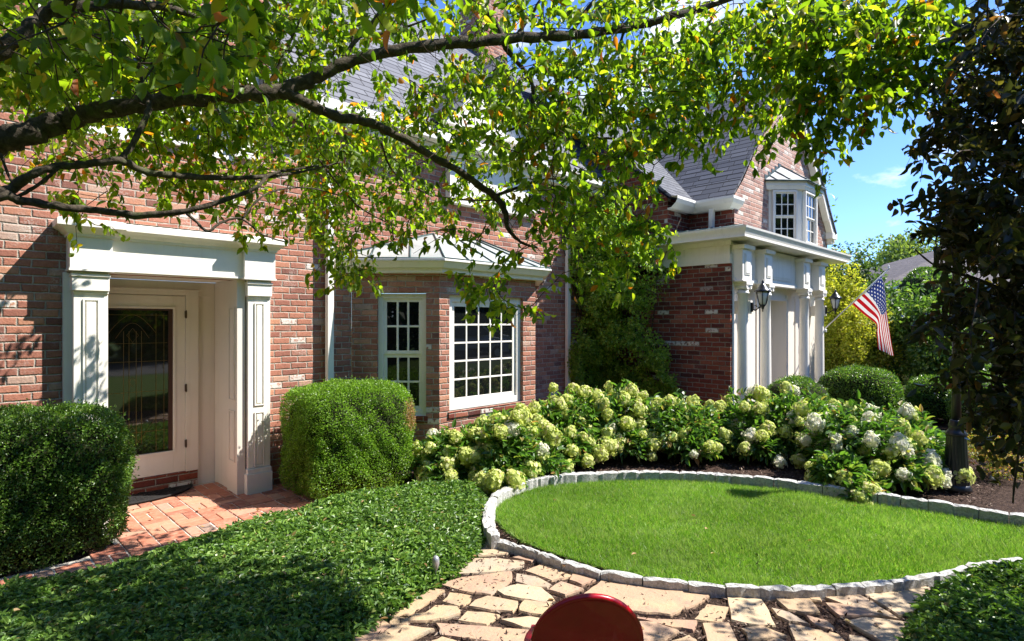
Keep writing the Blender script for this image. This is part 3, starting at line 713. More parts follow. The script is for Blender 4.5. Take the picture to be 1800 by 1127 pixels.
# ---- bay window (canted)
bx0, by0 = 3.371, YW; bx1, by1 = 4.09, 5.28; bx2 = 5.73; bx3 = 6.45
cu = Vector((bx1-bx0, by1-by0, 0)); cl = cu.length; cu.normalize(); cn = Vector((-1, -1, 0)).normalized()
def px_on_cant(px): t = (px-CX)/F; s = bx0+by0; x = s*(1+t)/2; return (Vector((x, s-x, 0))-Vector((bx0, by0, 0))).length
wl, wr = px_on_cant(663), px_on_cant(749); dcb = (bx0+by0)/R2
zt, zb = CH+(HY-516)*dcb/F, CH-(731-HY)*dcb/F
mb = MB()
def cant_face(a, b, z0, z1): p = Vector((bx0, by0, 0)); mb.face([p+cu*a+Vector((0, 0, z0)), p+cu*b+Vector((0, 0, z0)), p+cu*b+Vector((0, 0, z1)), p+cu*a+Vector((0, 0, z1))])
ztop = 2.34
cant_face(0, wl, 0, ztop); cant_face(wr, cl, 0, ztop); cant_face(wl, wr, 0, zb); cant_face(wl, wr, zt, ztop)
p = Vector((bx0, by0, 0))
for a in (wl, wr): mb.face([p+cu*a+Vector((0, 0, zb)), p+cu*a-cn*.1+Vector((0, 0, zb)), p+cu*a-cn*.1+Vector((0, 0, zt)), p+cu*a+Vector((0, 0, zt))])
fx0, fx1 = PY(790, 600, by1).x, PY(919.5, 600, by1).x
fz1, fz0 = PY(914, 524, by1).z, PY(795, 722, by1+.03).z
wall_y(mb, by1, bx1, bx2, 0, ztop, [(fx0, fx1, fz0, fz1)], .11)
mb.face([(bx2, by1, 0), (bx3, YW, 0), (bx3, YW, ztop), (bx2, by1, ztop)])
bay = H(mb, 'bay_wall', M['brick_bay'])
mb = MB(); mb.obox(p+cu*(wl-.02)-cn*.09+Vector((0, 0, zb-.075)), cu*(wr-wl+.04), cn*.105, (0, 0, .07)); mb.box(fx0-.02, fx1+.02, by1-.018, by1+.09, fz0-.075, fz0-.005)
H(mb, 'brick_sill', M['brick_dark'])
sash(house, 'bay_window', p+cu*wl-cn*.06+Vector((0, 0, zb)), cu, wr-wl, zt-zb, 3, 4, n=cn, fr=.055, bar=.024, sill=True)
sash(house, 'bay_window', (fx0, by1+.06, fz0), (1, 0, 0), fx1-fx0, fz1-fz0, 5, 5, split=False, fr=.075, bar=.022)
mb = MB(); o_ = .2; k = math.tan(math.radians(22.5))
def bayring(o, z): return [(bx0-o*1.414+0*k, YW-.002, z), (bx1-o*k, by1-o, z), (bx2+o*k, by1-o, z), (bx3+o*1.414, YW-.002, z)]
mb.hexa(bayring(.10, 2.275), bayring(.10, 2.33)); mb.hexa(bayring(.15, 2.33), bayring(.2, 2.40)); mb.hexa(bayring(.215, 2.40), bayring(.215, 2.425))
H(mb, 'bay_cornice', M['white'], .004)
# metal hipped roof of the bay: apex line against the wall
ap0, ap1 = (4.55, YW-.003, 2.86), (5.35, YW-.003, 2.86); e = bayring(.20, 2.43)
mb = MB(); mb.face([e[0], e[1], ap0]); mb.face([e[1], e[2], ap1, ap0]); mb.face([e[2], e[3], ap1])
mb.face([(4.0, YW-.02, 2.43), (3.1, YW-.02, 2.43), (3.1, YW-.02, 2.5)])
V3 = Vector
def seam(a, b, h=.025, w=.012):
    a, b = V3(a), V3(b); mb.tube([a+V3((0, 0, .008)), b+V3((0, 0, .008))], w, 4, 1)
for a, b in ((e[1], ap0), (e[2], ap1), (e[0], ap0), (e[3], ap1)): seam(a, b)
for t in (.2, .42, .64, .86): seam(V3(e[1]).lerp(V3(e[2]), t), V3(ap0).lerp(V3(ap1), t))
for t in (.35, .7): seam(V3(e[0]).lerp(V3(e[1]), t), V3(e[0]).lerp(V3(ap0), t+.05))
for a, b in ((0, 1), (1, 2), (2, 3)): mb.tube([V3(e[a]), V3(e[b])], .013, 5, 1)
mb.box(3.2, 3.9, YW-.02, YW-.002, 2.43, 2.52, 1); mb.box(3.7, 4.1, YW-.02, YW-.002, 2.52, 2.62, 1); mb.box(5.8, 6.4, YW-.02, YW-.002, 2.43, 2.55, 1)
H(mb, 'bay_roof', [M['copper'], M['seam']])

# ---- portico wing on the right
Xg, Yg = 8.30, 3.71; xe = 12.45
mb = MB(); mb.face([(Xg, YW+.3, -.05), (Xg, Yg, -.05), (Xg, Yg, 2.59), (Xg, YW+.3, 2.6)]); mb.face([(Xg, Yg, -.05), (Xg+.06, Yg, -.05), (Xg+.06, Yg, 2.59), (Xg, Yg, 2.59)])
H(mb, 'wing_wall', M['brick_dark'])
mb = MB()
mb.box(Xg-.02, Xg+.6, Yg-.005, 5, 2.59, 2.73); mb.box(Xg-.008, Xg+.6, Yg+.01, 5, 2.73, 2.92)      # side frieze boards
mb.box(Xg-.05, Xg-.008, Yg-.03, 5, 2.86, 2.925)
mb.box(Xg+.062, Xg+.11, Yg-.01, Yg+.2, 0, 2.32)                                                    # corner board
mb.box(Xg+.05, xe, Yg-.02, Yg+.35, 2.32, 2.90)                                                   # front frieze
mb.box(Xg+.03, xe+.03, Yg-.05, Yg-.02, 2.32, 2.375)
blk = [(8.35, 8.68), (9.17, 9.49), (10.95, 11.28), (11.8, 12.16)]
for a, b in blk:
    mb.box(a, b, Yg-.16, Yg-.02, 2.33, 2.80); mb.box(a-.02, b+.02, Yg-.18, Yg-.02, 2.316, 2.335); mb.box(a-.03, b+.03, Yg-.2, Yg-.02, 2.80, 2.86)
    mb.box(a+.07, b-.07, Yg-.172, Yg-.16, 2.42, 2.74); mb.box(a+.09, b-.09, Yg-.178, Yg-.172, 2.44, 2.72)
mb.box(9.75, 10.75, Yg-.034, Yg-.02, 2.43, 2.74); mb.box(9.80, 10.70, Yg-.042, Yg-.034, 2.47, 2.70); mb.box(8.8, 9.05, Yg-.03, Yg-.02, 2.43, 2.74)
H(mb, 'wing_entablature', M['white'], .003)
mb = MB()
mb.box(Xg-.3, xe+.62, Yg-.34, 4.8, 2.925, 2.955)
gp = [(Xg-.02, 6.2), (Xg-.02, Yg-.06), (xe+.34, Yg-.06), (xe+.34, 6.2)]
crown(mb, [(Xg-.28, 4.8), (Xg-.28, Yg-.32), (xe+.6, Yg-.32), (xe+.6, 6.2)], [(0, 2.955), (.015, 2.955), (.03, 3.0), (.055, 3.045), (.06, 3.075), (.0, 3.078), (-.1, 3.07)])
H(mb, 'wing_gutter', M['white'])
mb = MB(); za, zb2 = 3.075, 3.27
r0 = [(Xg-.28, 4.8, za), (Xg-.28, Yg-.32, za), (xe+.6, Yg-.32, za), (xe+.6, 6.2, za)]
r1 = [(9.0, 4.8, zb2), (9.0, 4.0, zb2), (xe+.2, 4.0, zb2), (xe+.2, 6.2, zb2)]
for i in range(3): mb.face([r0[i], r0[i+1], r1[i+1], r1[i]])
for i in (1, 2): seam(r0[i], r1[i])
for t in (.15, .3, .45, .6, .75, .9): seam(V3(r0[0]).lerp(V3(r0[1]), t), V3(r1[0]).lerp(V3(r1[1]), t))
for t in (.08, .18, .28, .38, .48, .58, .68, .78, .88): seam(V3(r0[1]).lerp(V3(r0[2]), t), V3(r1[1]).lerp(V3(r1[2]), t))
mb.tube([V3(r0[0])+V3((.02, 0, .012)), V3(r0[1])+V3((.02, .02, .012))], .014, 4, 1)
H(mb, 'wing_roof', [M['copper'], M['seam']])
# front of the portico: panelled white wall, recess and door
mb = MB(); yb = Yg+.16
mb.box(Xg+.11, 9.62, yb, yb+.1, 0, 2.32); mb.box(11.05, 12.74, yb, yb+.1, 0, 2.32); mb.box(9.62, 11.05, yb, yb+.1, 2.14, 2.32)
for a, b in ((8.72, 8.86), (9.0, 9.3), (11.42, 11.62), (12.2, 12.3)): mb.box(a, b, yb-.012, yb, .2, 2.2); mb.box(a+.03, b-.03, yb-.018, yb-.012, .24, 2.16)
mb.box(9.62, 9.70, yb-.02, yb+.4, 0, 2.2); mb.box(10.97, 11.05, yb-.02, yb+.4, 0, 2.2); mb.box(9.7, 10.97, yb-.02, yb+.05, 2.1, 2.14)
mb.box(12.68, 12.75, yb+.1, 6, 0, 2.9)
H(mb, 'portico_wall', M['cream'], .003)
mb = MB(); mb.box(9.70, 10.97, yb+.36, yb+.4, 0, 2.14); mb.box(9.95, 10.72, yb+.335, yb+.36, .25, 1.05); mb.box(9.95, 10.72, yb+.335, yb+.36, 1.15, 1.98); mb.box(9.9, 10.77, yb+.345, yb+.36, .2, 2.03)
H(mb, 'portico_door', M['cream'], .004)
for x in (8.55, 9.42, 11.22, 12.07):
    mb = MB(); c = (x, Yg-.08, 0); r = .085
    mb.box(x-.12, x+.12, Yg-.2, Yg+.04, 0, .08)
    mb.lathe(c, [(.115, .08), (.12, .11), (.105, .14), (.098, .15), (r+.003, .18), (r, .3), (r*.99, .9), (r*.9, 1.75), (r*.86, 2.13), (.09, 2.14), (.093, 2.16), (.08, 2.17), (.08, 2.2)], 24)
    # capital with scrolls
    for s in (-1, 1):
        cx_ = x+s*.075
        for yy in (Yg-.17, ):
            pts = [(cx_+s*.036*math.cos(a)*(1-a/14)-s*.0, yy, 2.235+.036*math.sin(a)*(1-a/14)) for a in [i*.55 for i in range(14)]]
            mb.tube(pts, .010, 5)
        mb.tube([(cx_, Yg-.175, 2.235), (cx_, Yg+.0, 2.235)], [.030, .030], 12)
    mb.box(x-.075, x+.075, Yg-.165, Yg+.01, 2.205, 2.255); mb.box(x-.115, x+.115, Yg-.185, Yg+.02, 2.272, 2.318)
    mb.box(x-.1, x+.1, Yg-.172, Yg+.01, 2.255, 2.272)
    H(mb, 'column', M['white'])

# ---- gabled storey above
gx0, gx1, gy = 9.0, 13.7, 3.96; gm_ = (gx0+gx1)/2
mb = MB(); mb.face([(gx0, gy, 3.1), (gx1, gy, 3.1), (gx1, gy, 3.72), (gx1-.4, gy, 4.12), (gx1-.85, gy, 4.62), (gm_, gy, 6.22), (gx0+.72, gy, 4.5), (gx0+.34, gy, 4.06), (gx0, gy, 3.75)])
H(mb, 'gable_wall', M['brick_pink'])
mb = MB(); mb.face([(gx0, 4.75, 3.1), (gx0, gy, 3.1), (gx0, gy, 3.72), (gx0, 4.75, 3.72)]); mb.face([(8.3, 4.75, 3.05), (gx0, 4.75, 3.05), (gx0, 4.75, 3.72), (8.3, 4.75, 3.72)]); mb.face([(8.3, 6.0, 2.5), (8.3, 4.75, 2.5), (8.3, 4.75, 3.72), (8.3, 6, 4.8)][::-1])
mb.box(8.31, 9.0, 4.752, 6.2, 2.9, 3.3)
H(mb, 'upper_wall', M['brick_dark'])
mb = MB()
P0 = [(gx0-.12, 3.66), (gx0+.30, 4.09), (gx0+.70, 4.54), (gm_, 6.27)]
for s in (1, -1):
    pts = [((x if s > 0 else 2*gm_-x), z) for x, z in P0]
    y0 = gy+.012 if s > 0 else gy-.16
    for (xa, z_a), (xb, z_b) in zip(pts[:-1], pts[1:]):
        slope(mb, [(xa, y0, z_a), (xb, y0, z_b), (xb, 14, z_b), (xa, 14, z_a)], 0, .035)
# connecting slope over the ivy corner
slope(mb, [(8.15, 4.6, 3.72), (9.3, 4.6, 3.72), (12.4, 8.6, 7.2), (8.15, 8.0, 6.72)], 0, .04)
H(mb, 'gable_roof', M['shingle'])
mb = MB()
for (xa, z_a), (xb, z_b) in zip(P0[:-1], P0[1:]):
    xa2, xb2 = 2*gm_-xa, 2*gm_-xb
    q = [(xa2, gy-.13, z_a-.05), (xb2, gy-.13, z_b-.05), (xb2-.0, gy-.13, z_b-.23), (xa2-.05, gy-.13, z_a-.22)]
    mb.hexa([(x, y+.12, z) for x, y, z in q], q)
mb.box(gx1-.12, gx1+.2, gy-.14, gy+.0, 3.52, 3.66); mb.box(gx1-.05, gx1+.14, gy-.10, gy+.2, 3.42, 3.52)
H(mb, 'rake_board', M['white'], .004)
mb = MB()
crown(mb, [(8.15, 4.62), (gx0-.12, 4.62), (gx0-.12, gy+.03), (gx0+.16, gy+.03)], [(0, 3.52), (.02, 3.53), (.10, 3.60), (.13, 3.66), (.13, 3.70), (.0, 3.705)])
mb.box(gx0-.12, gx0, gy, 4.74, 3.53, 3.56); mb.box(8.3, gx0, 4.63, 4.75, 3.53, 3.56)
mb.face([(gx0-.12, gy+.03, 3.705), (gx0-.12, 4.62, 3.705), (gx0+.1, 4.62, 3.706), (gx0+.1, gy+.03, 3.706)])
H(mb, 'upper_gutter', M['white'])
spout([(8.94, 4.35, 3.2), (8.85, 4.30, 3.55)], .09, .07)

# ---- oriel window in the gable
ox0, ox1, ox2, ox3, oy = 10.40, 10.815, 11.68, 12.09, 3.545; dor = (ox0+gy)/R2
ou = Vector((ox1-ox0, oy-gy, 0)); ol = ou.length; ou.normalize(); on = Vector((-1, -1, 0)).normalized()
oz0, oz1 = 3.0, 4.12
mb = MB()
def oring(o, z): k = .4142; return [(ox0-o*1.414, gy-.002, z), (ox1-o*k, oy-o, z), (ox2+o*k, oy-o, z), (ox3+o*1.414, gy-.002, z)]
mb.hexa(oring(0, oz0), oring(0, oz1)); mb.hexa(oring(.06, 4.06), oring(.08, 4.12)); mb.hexa(oring(.09, 4.12), oring(.09, 4.20)); mb.hexa(oring(.05, 2.98), oring(.05, 3.04))
orl = H(mb, 'oriel', M['white'], .004)
po = Vector((ox0, gy, 0))
def oc(px): t = (px-CX)/F; s = ox0+gy-.03; x = s*(1+t)/2; return (Vector((x, s-x, 0))-po).dot(ou)
a, b = oc(1357), oc(1401)
sash(house, 'oriel_window', po+ou*a+on*.052+Vector((0, 0, 3.12)), ou, b-a, .93, 3, 4, n=on, fr=.035, bar=.018, sill=False)
a, b = PY(1410, 400, oy).x, PY(1430, 400, oy).x
sash(house, 'oriel_window', (a, oy-.052, 3.12), (1, 0, 0), b-a, .93, 3, 4, fr=.03, bar=.02, sill=False, glass=M['glass_sky'])
e = oring(.13, 4.205); apx = (11.0, gy-.003, 4.60), (11.45, gy-.003, 4.60)
mb = MB(); mb.face([e[0], e[1], apx[0]]); mb.face([e[1], e[2], apx[1], apx[0]]); mb.face([e[2], e[3], apx[1]]); mb.face([e[3], e[2], e[1], e[0]])
for a, b in ((e[1], apx[0]), (e[2], apx[1])): seam(a, b, w=.012)
for t in (.3, .62): seam(V3(e[0]).lerp(V3(e[1]), t), V3(e[0]).lerp(V3(apx[0]), t), w=.011)
for t in (.35, .7): seam(V3(e[1]).lerp(V3(e[2]), t), V3(apx[0]).lerp(V3(apx[1]), t), w=.011)
for a, b in ((0, 1), (1, 2), (2, 3)): mb.tube([V3(e[a]), V3(e[b])], .016, 5, 1)
for a, b in ((e[0], apx[0]), (apx[1], e[3])): 
    for i in range(5): q = V3(a).lerp(V3(b), (i+.5)/5); mb.box(q.x-.07, q.x+.07, gy-.008, gy-.001, q.z-.03, q.z+.07, 1)
H(mb, 'oriel_roof', [M['zinc'], M['seam']])
# ================================================================== objects on the house
def lantern(x, y, z, label):
    t = empty('wall_lantern', label, 'lantern', (x, y, z), 'black wall lanterns on the portico')
    # local coords: mount at (0,0,0) on the wall, lamp axis .17 out along -y
    ly = -.17
    mb = MB(); mb.box(-.028, .028, -.02, 0, -.07, .07); mb.box(-.02, .02, -.03, -.02, -.05, .05)
    mb.tube([(0, -.02, -.03), (0, -.06, -.05), (0, -.10, -.02), (0, -.13, 0.0), (0, ly, .0)], [.012, .011, .010, .010, .013], 8)
    mb.tube([(0, -.05, .02), (0, -.075, .03), (0, -.085, .01), (0, -.07, 0)], .007, 6)
    mb.lathe((0, ly, 0), [(.004, -.075), (.012, -.06), (.006, -.045), (.016, -.03), (.02, -.01), (.03, .01), (.05, .035)], 12); mb.build('bracket', M['black'], t)
    mb = MB()
    mb.lathe((0, ly, 0), [(.115, .225), (.118, .235), (.10, .255), (.072, .285), (.066, .295), (.05, .32), (.026, .345), (.016, .36), (.02, .372), (.01, .39), (.006, .41)], 16); mb.build('cap', M['black'], t)
    mb = MB(); mb.lathe((0, ly, 0), [(.044, .035), (.055, .07), (.074, .14), (.09, .225)], 12, smooth=True); mb.build('glass', M['lantern_glass'], t)
    mb = MB()
    for k in range(6):
        a = k*math.pi/3+.3; mb.tube([(r*math.cos(a), ly+r*math.sin(a), zz) for r, zz in ((.048, .035), (.060, .07), (.079, .14), (.096, .228))], .0065, 5)
    mb.build('frame', M['black'], t)
    return t
lantern(8.66, Yg-.16, 1.94, 'black wall lantern between the first two white columns, nearest the brick corner')
lantern(12.32, Yg-.12, 1.95, 'black wall lantern at the far end of the portico beside the flag pole')
for lx in (8.66, 12.32):
    mb = MB(); mb.box(lx-.05, lx+.05, Yg-.16 if lx < 9 else Yg-.12, Yg+.17, 1.84, 2.04); H(mb, 'lantern_mount', M['white'], .004)

# flag on a slanting pole
pa = Vector((12.16, Yg-.13, 1.57)); pe = PD(1562, 473, 10.35)
ft = empty('flag', 'stars and stripes flag hanging from a white pole on the portico', 'flag', pa)
mb = MB(); mb.tube([(0, 0, 0), pe-pa], .013, 8); mb.lathe(pe-pa, [(.004, -.01), (.02, 0), (.024, .02), (.01, .04), (.014, .06), (.003, .075)], 8); mb.tube([(0, .05, 0), (0, -.05, -.02)], .03, 8); mb.build('pole', M['pole'], ft)
def fp(x, y, d): return PD(1400+x/2.255, 400+y/2.255, d)-pa
ctrl = [  # rows: hoist from tip (0) to inner end (1); columns along the fly
 [(338, 192, 10.22), (352, 255, 10.16), (358, 328, 10.14), (368, 400, 10.2), (376, 455, 10.24), (386, 508, 10.27)],
 [(300, 230, 10.42), (332, 285, 10.25), (344, 345, 10.18), (354, 410, 10.26), (362, 462, 10.30), (370, 505, 10.3)],
 [(262, 268, 10.62), (300, 305, 10.45), (329, 345, 10.27), (338, 405, 10.36), (345, 450, 10.36), (352, 494, 10.32)],
 [(222, 304, 10.82), (268, 345, 10.66), (316, 383, 10.42), (319, 420, 10.50), (321, 452, 10.45), (323, 482, 10.38)]]
def bez(ctrl, s, t):
    def cm(P, u):
        n = len(P)-1; u = min(max(u, 0), .99999)*n; i = int(u); f = u-i
        g = lambda k: P[max(0, min(n, k))]; a, b, c, d = g(i-1), g(i), g(i+1), g(i+2)
        return .5*((2*b)+(c-a)*f+(2*a-5*b+4*c-d)*f*f+(3*b-3*c+d-a)*f**3)
    return cm([cm([fp(*q) for q in row], t) for row in ctrl], s)
mb = MB(); NS, NTT = 40, 60; g_ = [[bez(ctrl, i/NS, j/NTT) for j in range(NTT+1)] for i in range(NS+1)]
base = 0; mb.v = [tuple(p) for r in g_ for p in r]; uvs = []
for i in range(NS):
    for j in range(NTT):
        q = [(i, j), (i+1, j), (i+1, j+1), (i, j+1)]
        mb.f.append(tuple(a*(NTT+1)+b for a, b in q)); mb.mi.append(0); mb.sm.append(True); uvs += [(b/NTT, a/NS) for a, b in q]
m = NT('flag_cloth'); u, v, _ = m.xyz(m.uv())
st = m.math('MODULO', m.math('FLOOR', m.math('MULTIPLY', v, 13.)), 2.)
stripe = m.mix(st, (.52, .004, .012), (.85, .84, .83))
can = m.math('MULTIPLY', m.math('LESS_THAN', u, .40), m.math('LESS_THAN', v, 7/13))
su = m.math('MULTIPLY', m.math('DIVIDE', u, .40), 6.0); sv = m.math('MULTIPLY', m.math('DIVIDE', v, 7/13), 5.0)
def stars(ou_, ov_):
    a = m.math('SUBTRACT', m.math('FRACT', m.math('ADD', su, ou_)), .5); b = m.math('SUBTRACT', m.math('FRACT', m.math('ADD', sv, ov_)), .5)
    d2 = m.math('ADD', m.math('MULTIPLY', a, a), m.math('MULTIPLY', b, b)); return m.math('LESS_THAN', d2, .028)
stm = m.math('MAXIMUM', stars(0., 0.), stars(.5, .5))
blue = m.mix(stm, (.02, .045, .22), (.80, .78, .76)); c = m.mix(can, stripe, blue)
p_ = m.bsdf(c, .8, .2); tr = m.n('ShaderNodeBsdfTranslucent'); m.put(tr.inputs[0], c); ms = m.n('ShaderNodeMixShader'); ms.inputs[0].default_value = .22
m.t.links.new(p_, ms.inputs[1]); m.t.links.new(tr.outputs[0], ms.inputs[2]); fm_ = m.done(ms.outputs[0])
mb.build('flag_cloth', fm_, ft, uvs=uvs)

# door mat: half round, black, scrolled
mb = MB(); cxm, cym = 1.30, 6.555
ring = [(cxm+.54*math.cos(math.pi+math.pi*i/28), cym+.33*math.sin(math.pi+math.pi*i/28)) for i in range(29)]
mb.hexa([(x, y, .014) for x, y in ring], [(x, y, .030) for x, y in ring])
mb.tube([(x, y, .03) for x, y in ring], .010, 5)
for i in range(60):
    a = rnd.uniform(math.pi, 2*math.pi); r = rnd.uniform(.15, .85); x, y = cxm+.54*r*math.cos(a), cym+.33*r*math.sin(a)
    mb.tube([(x+.03*math.cos(t), y+.02*math.sin(t), .031) for t in (0, 1.2, 2.4, 3.6)], .005, 4)
tag(mb.build('door_mat', M['blackrubber'], uv=False), 'black half-round rubber mat below the glass door', 'doormat')

# red chair in the foreground, only its rounded back in view
ch = empty('chair', 'dark red metal chair with a rounded back standing on the flagstones', 'chair', PG(1035, 1568, .0)[:2]+(0.04,) if False else (0, 0, 0))
dc = 2.0; cpos = PD(1032, 1100, dc); cpos.z = 0.045
ch.location = cpos; ch.rotation_euler = (0, 0, math.radians(-45+4))
# local: +y away from the camera; the back is the part nearest the camera
def arch(r, z0, ztop, n=28): return [(r, z0)]+[(r*math.cos(math.pi*i/n), ztop-r*.93+r*.93*math.sin(math.pi*i/n)) for i in range(n+1)]+[(-r, z0)]
mb = MB(); ar = arch(.188, .40, .712)
fr = [(x, -.0-.05*(z-.4)+.05*(1-(x/.188)**2)*-.35-.01, z) for x, z in ar]; bk = [(x*.985, y+.022, z-.003) for x, y, z in fr]
mb.hexa(fr, bk); mb.tube([(x, y+.011, z) for x, y, z in fr], .0125, 8)
mb.build('backrest', M['red'], ch)
mb = MB(); seat = [(.20*math.cos(a)*1.02, .20+.20*math.sin(a), .43) for a in [2*math.pi*i/32 for i in range(32)]]
mb.hexa([(x, y, .415) for x, y, z in seat], seat); mb.build('seat', M['red'], ch, bevel=.006)
for sx, sy in ((-1, 0), (1, 0), (-1, 1), (1, 1)):
    mb = MB(); mb.tube([(sx*.15, .06+sy*.28, .42), (sx*.19, .0+sy*.40, 0)], .012, 8); mb.build('leg', M['red'], ch)

# lamp post, fluted cast base
lp = PG(1681, 862, .0); lt = empty('lamp_post', 'black cast-iron lamp post with a fluted tapering base in the mulch', 'lamp post', (lp.x, lp.y, 0))
mb = MB(); n = 48; prof = [(.125, 0), (.13, .03), (.118, .05), (.113, .07)]
mb.lathe((0, 0, 0), prof, 32)
b = len(mb.v); zs = [.07, .2, .35, .5, .56]; rs = [.112, .105, .096, .087, .084]
for z, r in zip(zs, rs):
    for k in range(n): a = 2*math.pi*k/n; rr = r*(1-.045*(k % 3 == 0)); mb.v.append((rr*math.cos(a), rr*math.sin(a), z))
for i in range(len(zs)-1):
    for k in range(n): k2 = (k+1) % n; mb.f.append((b+i*n+k, b+i*n+k2, b+(i+1)*n+k2, b+(i+1)*n+k)); mb.mi.append(0); mb.sm.append(False)
mb.lathe((0, 0, 0), [(.092, .56), (.095, .575), (.08, .60), (.06, .63), (.066, .65), (.07, .665), (.056, .69), (.058, .705), (.045, .72)], 24)
mb.build('base', M['black'], lt, uv=False)
mb = MB(); mb.lathe((0, 0, 0), [(.042, .72), (.036, 1.2), (.034, 2.5), (.05, 2.52), (.05, 2.55), (.03, 2.57)], 20); mb.build('pole', M['black'], lt, uv=False)
mb = MB(); mb.lathe((0, 0, 0), [(.05, 2.57), (.09, 2.62), (.12, 2.82)], 12); mb.build('glass', simple('smoked_glass', (.10, .10, .095), .15), lt, uv=False)
mb = MB(); mb.lathe((0, 0, 0), [(.15, 2.82), (.14, 2.85), (.06, 2.94), (.015, 2.98), (.02, 3.0), (.004, 3.03)], 12); mb.build('cap', M['black'], lt, uv=False)

# little bullet light in the ground cover
g0 = PG(766, 985, .17); mb = MB(); r = .024
mb.lathe((g0.x, g0.y, .10), [(.004, -.09), (.004, 0), (r*.7, .02), (r, .05), (r, .07), (r*.8, .09), (r*.3, .1)], 14)
tag(mb.build('garden_light', simple('worn_aluminium', (.42, .43, .45), .35, .5, .6), uv=False), 'small round metal garden light poking out of the ground cover', 'garden light')

# white car out on the drive behind the viewer (it shows only as a reflection)

cr_ = empty('parked_car', 'pale grey estate car on the drive, reflected in the bay window', 'car', (18.8, -11.7, -.02), rz=math.radians(12))
M['carpaint'] = simple('silver_paint', (.55, .56, .58), .3, .5, .3, coat=.5)
mb = MB(); prof_ = [(-2.3, .35), (-2.32, .8), (-2.2, 1.0), (-1.9, 1.08), (-1.55, 1.62), (-1.2, 1.70), (.6, 1.70), (1.25, 1.12), (2.1, .98), (2.3, .75), (2.3, .35)]
lo = [(x, -.9 if z < 1.1 else -.72, z) for x, z in prof_]; hi = [(x, -y, z) for x, y, z in lo]; mb.hexa(lo, hi); mb.build('body', M['carpaint'], cr_, bevel=.05)
for s in (-1, 1):
    mb = MB(); q = [(-1.45, 1.12), (-1.2, 1.58), (.5, 1.58), (1.02, 1.12)]; mb.face([(x, s*(.905-.17*(z-1.12)/.46), z) for x, z in q]); mb.build('side_window', M['glass'], cr_)
mb = MB(); mb.face([(1.27, -.7, 1.13), (1.27, .7, 1.13), (.66, .62, 1.66), (.66, -.62, 1.66)]); mb.build('windscreen', M['glass'], cr_)
for x in (-1.45, 1.45):
    for s in (-1, 1):
        mb = MB(); mb.tube([(x, s*.72, .34), (x, s*.93, .34)], .34, 24); w_ = mb.build('wheel', M['blackrubber'], cr_)
        mb = MB(); mb.tube([(x, s*.925, .34), (x, s*.94, .34)], .2, 18); mb.build('rim', M['carpaint'], w_)
# ================================================================== vegetation
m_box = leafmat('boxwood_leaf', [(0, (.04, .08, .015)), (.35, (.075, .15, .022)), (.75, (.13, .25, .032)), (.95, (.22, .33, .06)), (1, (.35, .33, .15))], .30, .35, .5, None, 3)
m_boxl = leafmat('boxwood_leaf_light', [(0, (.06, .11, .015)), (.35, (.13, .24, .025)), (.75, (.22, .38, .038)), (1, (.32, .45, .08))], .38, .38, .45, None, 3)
m_core = simple('shade_core', (.025, .03, .012), .95, .1, 0, 12, .5)  # dark tone painted for the shade behind the outer leaves
m_cover = leafmat('ground_cover_leaf', [(0, (.04, .09, .02)), (.4, (.105, .20, .036)), (.8, (.19, .32, .058)), (.97, (.27, .37, .09)), (1, (.30, .20, .08))], .25, .40, .45, None, 2)
m_hyd = leafmat('hydrangea_leaf', [(0, (.05, .11, .02)), (.5, (.09, .19, .03)), (.85, (.15, .27, .045)), (.96, (.30, .33, .08)), (1, (.35, .18, .08))], .35, .4, .45, None, 3)
m_lime = leafmat('lime_petals', [(0, (.50, .56, .15)), (.5, (.70, .74, .26)), (.85, (.84, .83, .46)), (1, (.60, .45, .32))], .4, .6, .2, (1.2, 1.25, .8), 9, .25)
m_whitep = leafmat('white_petals', [(0, (.62, .66, .42)), (.4, (.82, .82, .68)), (.85, (.90, .89, .82)), (1, (.80, .66, .55))], .5, .6, .2, (1.1, 1.1, 1.0), 9, .2)
m_ivy = leafmat('climber_leaf', [(0, (.10, .18, .025)), (.4, (.21, .34, .045)), (.8, (.34, .46, .07)), (1, (.48, .52, .13))], .45, .35, .5, None, 2)
m_dog = leafmat('dogwood_leaf', [(0, (.05, .10, .014)), (.3, (.105, .185, .022)), (.7, (.185, .28, .034)), (.90, (.29, .35, .045)), (.96, (.33, .25, .04)), (.985, (.42, .15, .03)), (1, (.38, .12, .03))], .64, .42, .4, (2.3, 2.3, .5), 1.5, .3)
m_dark = leafmat('copper_leaf', [(0, (.020, .026, .012)), (.4, (.042, .056, .018)), (.75, (.065, .052, .024)), (.95, (.13, .14, .03)), (1, (.24, .09, .04))], .4, .35, .4, (1.7, 1.5, .7), 2)
m_yel = leafmat('golden_leaf', [(0, (.26, .32, .04)), (.4, (.46, .50, .06)), (.8, (.64, .64, .10)), (1, (.58, .48, .16))], .5, .5, .3, (1.3, 1.3, .5), 2)
m_mid = leafmat('shrub_leaf', [(0, (.045, .09, .02)), (.5, (.09, .17, .035)), (.85, (.16, .25, .05)), (1, (.27, .32, .09))], .35, .42, .4, None, 2)
m_tree = leafmat('tree_leaf', [(0, (.025, .05, .014)), (.5, (.05, .095, .024)), (.85, (.09, .15, .035)), (1, (.15, .19, .05))], .3, .45, .35, None, 1)
m_pale = leafmat('pale_tree_leaf', [(0, (.10, .15, .04)), (.5, (.17, .23, .06)), (1, (.27, .30, .10))], .35, .5, .3, None, 1)
m_orange = leafmat('spirea_leaf', [(0, (.12, .17, .03)), (.4, (.22, .24, .04)), (.72, (.36, .24, .06)), (.9, (.45, .14, .07)), (1, (.50, .35, .10))], .35, .5, .3, None, 4)

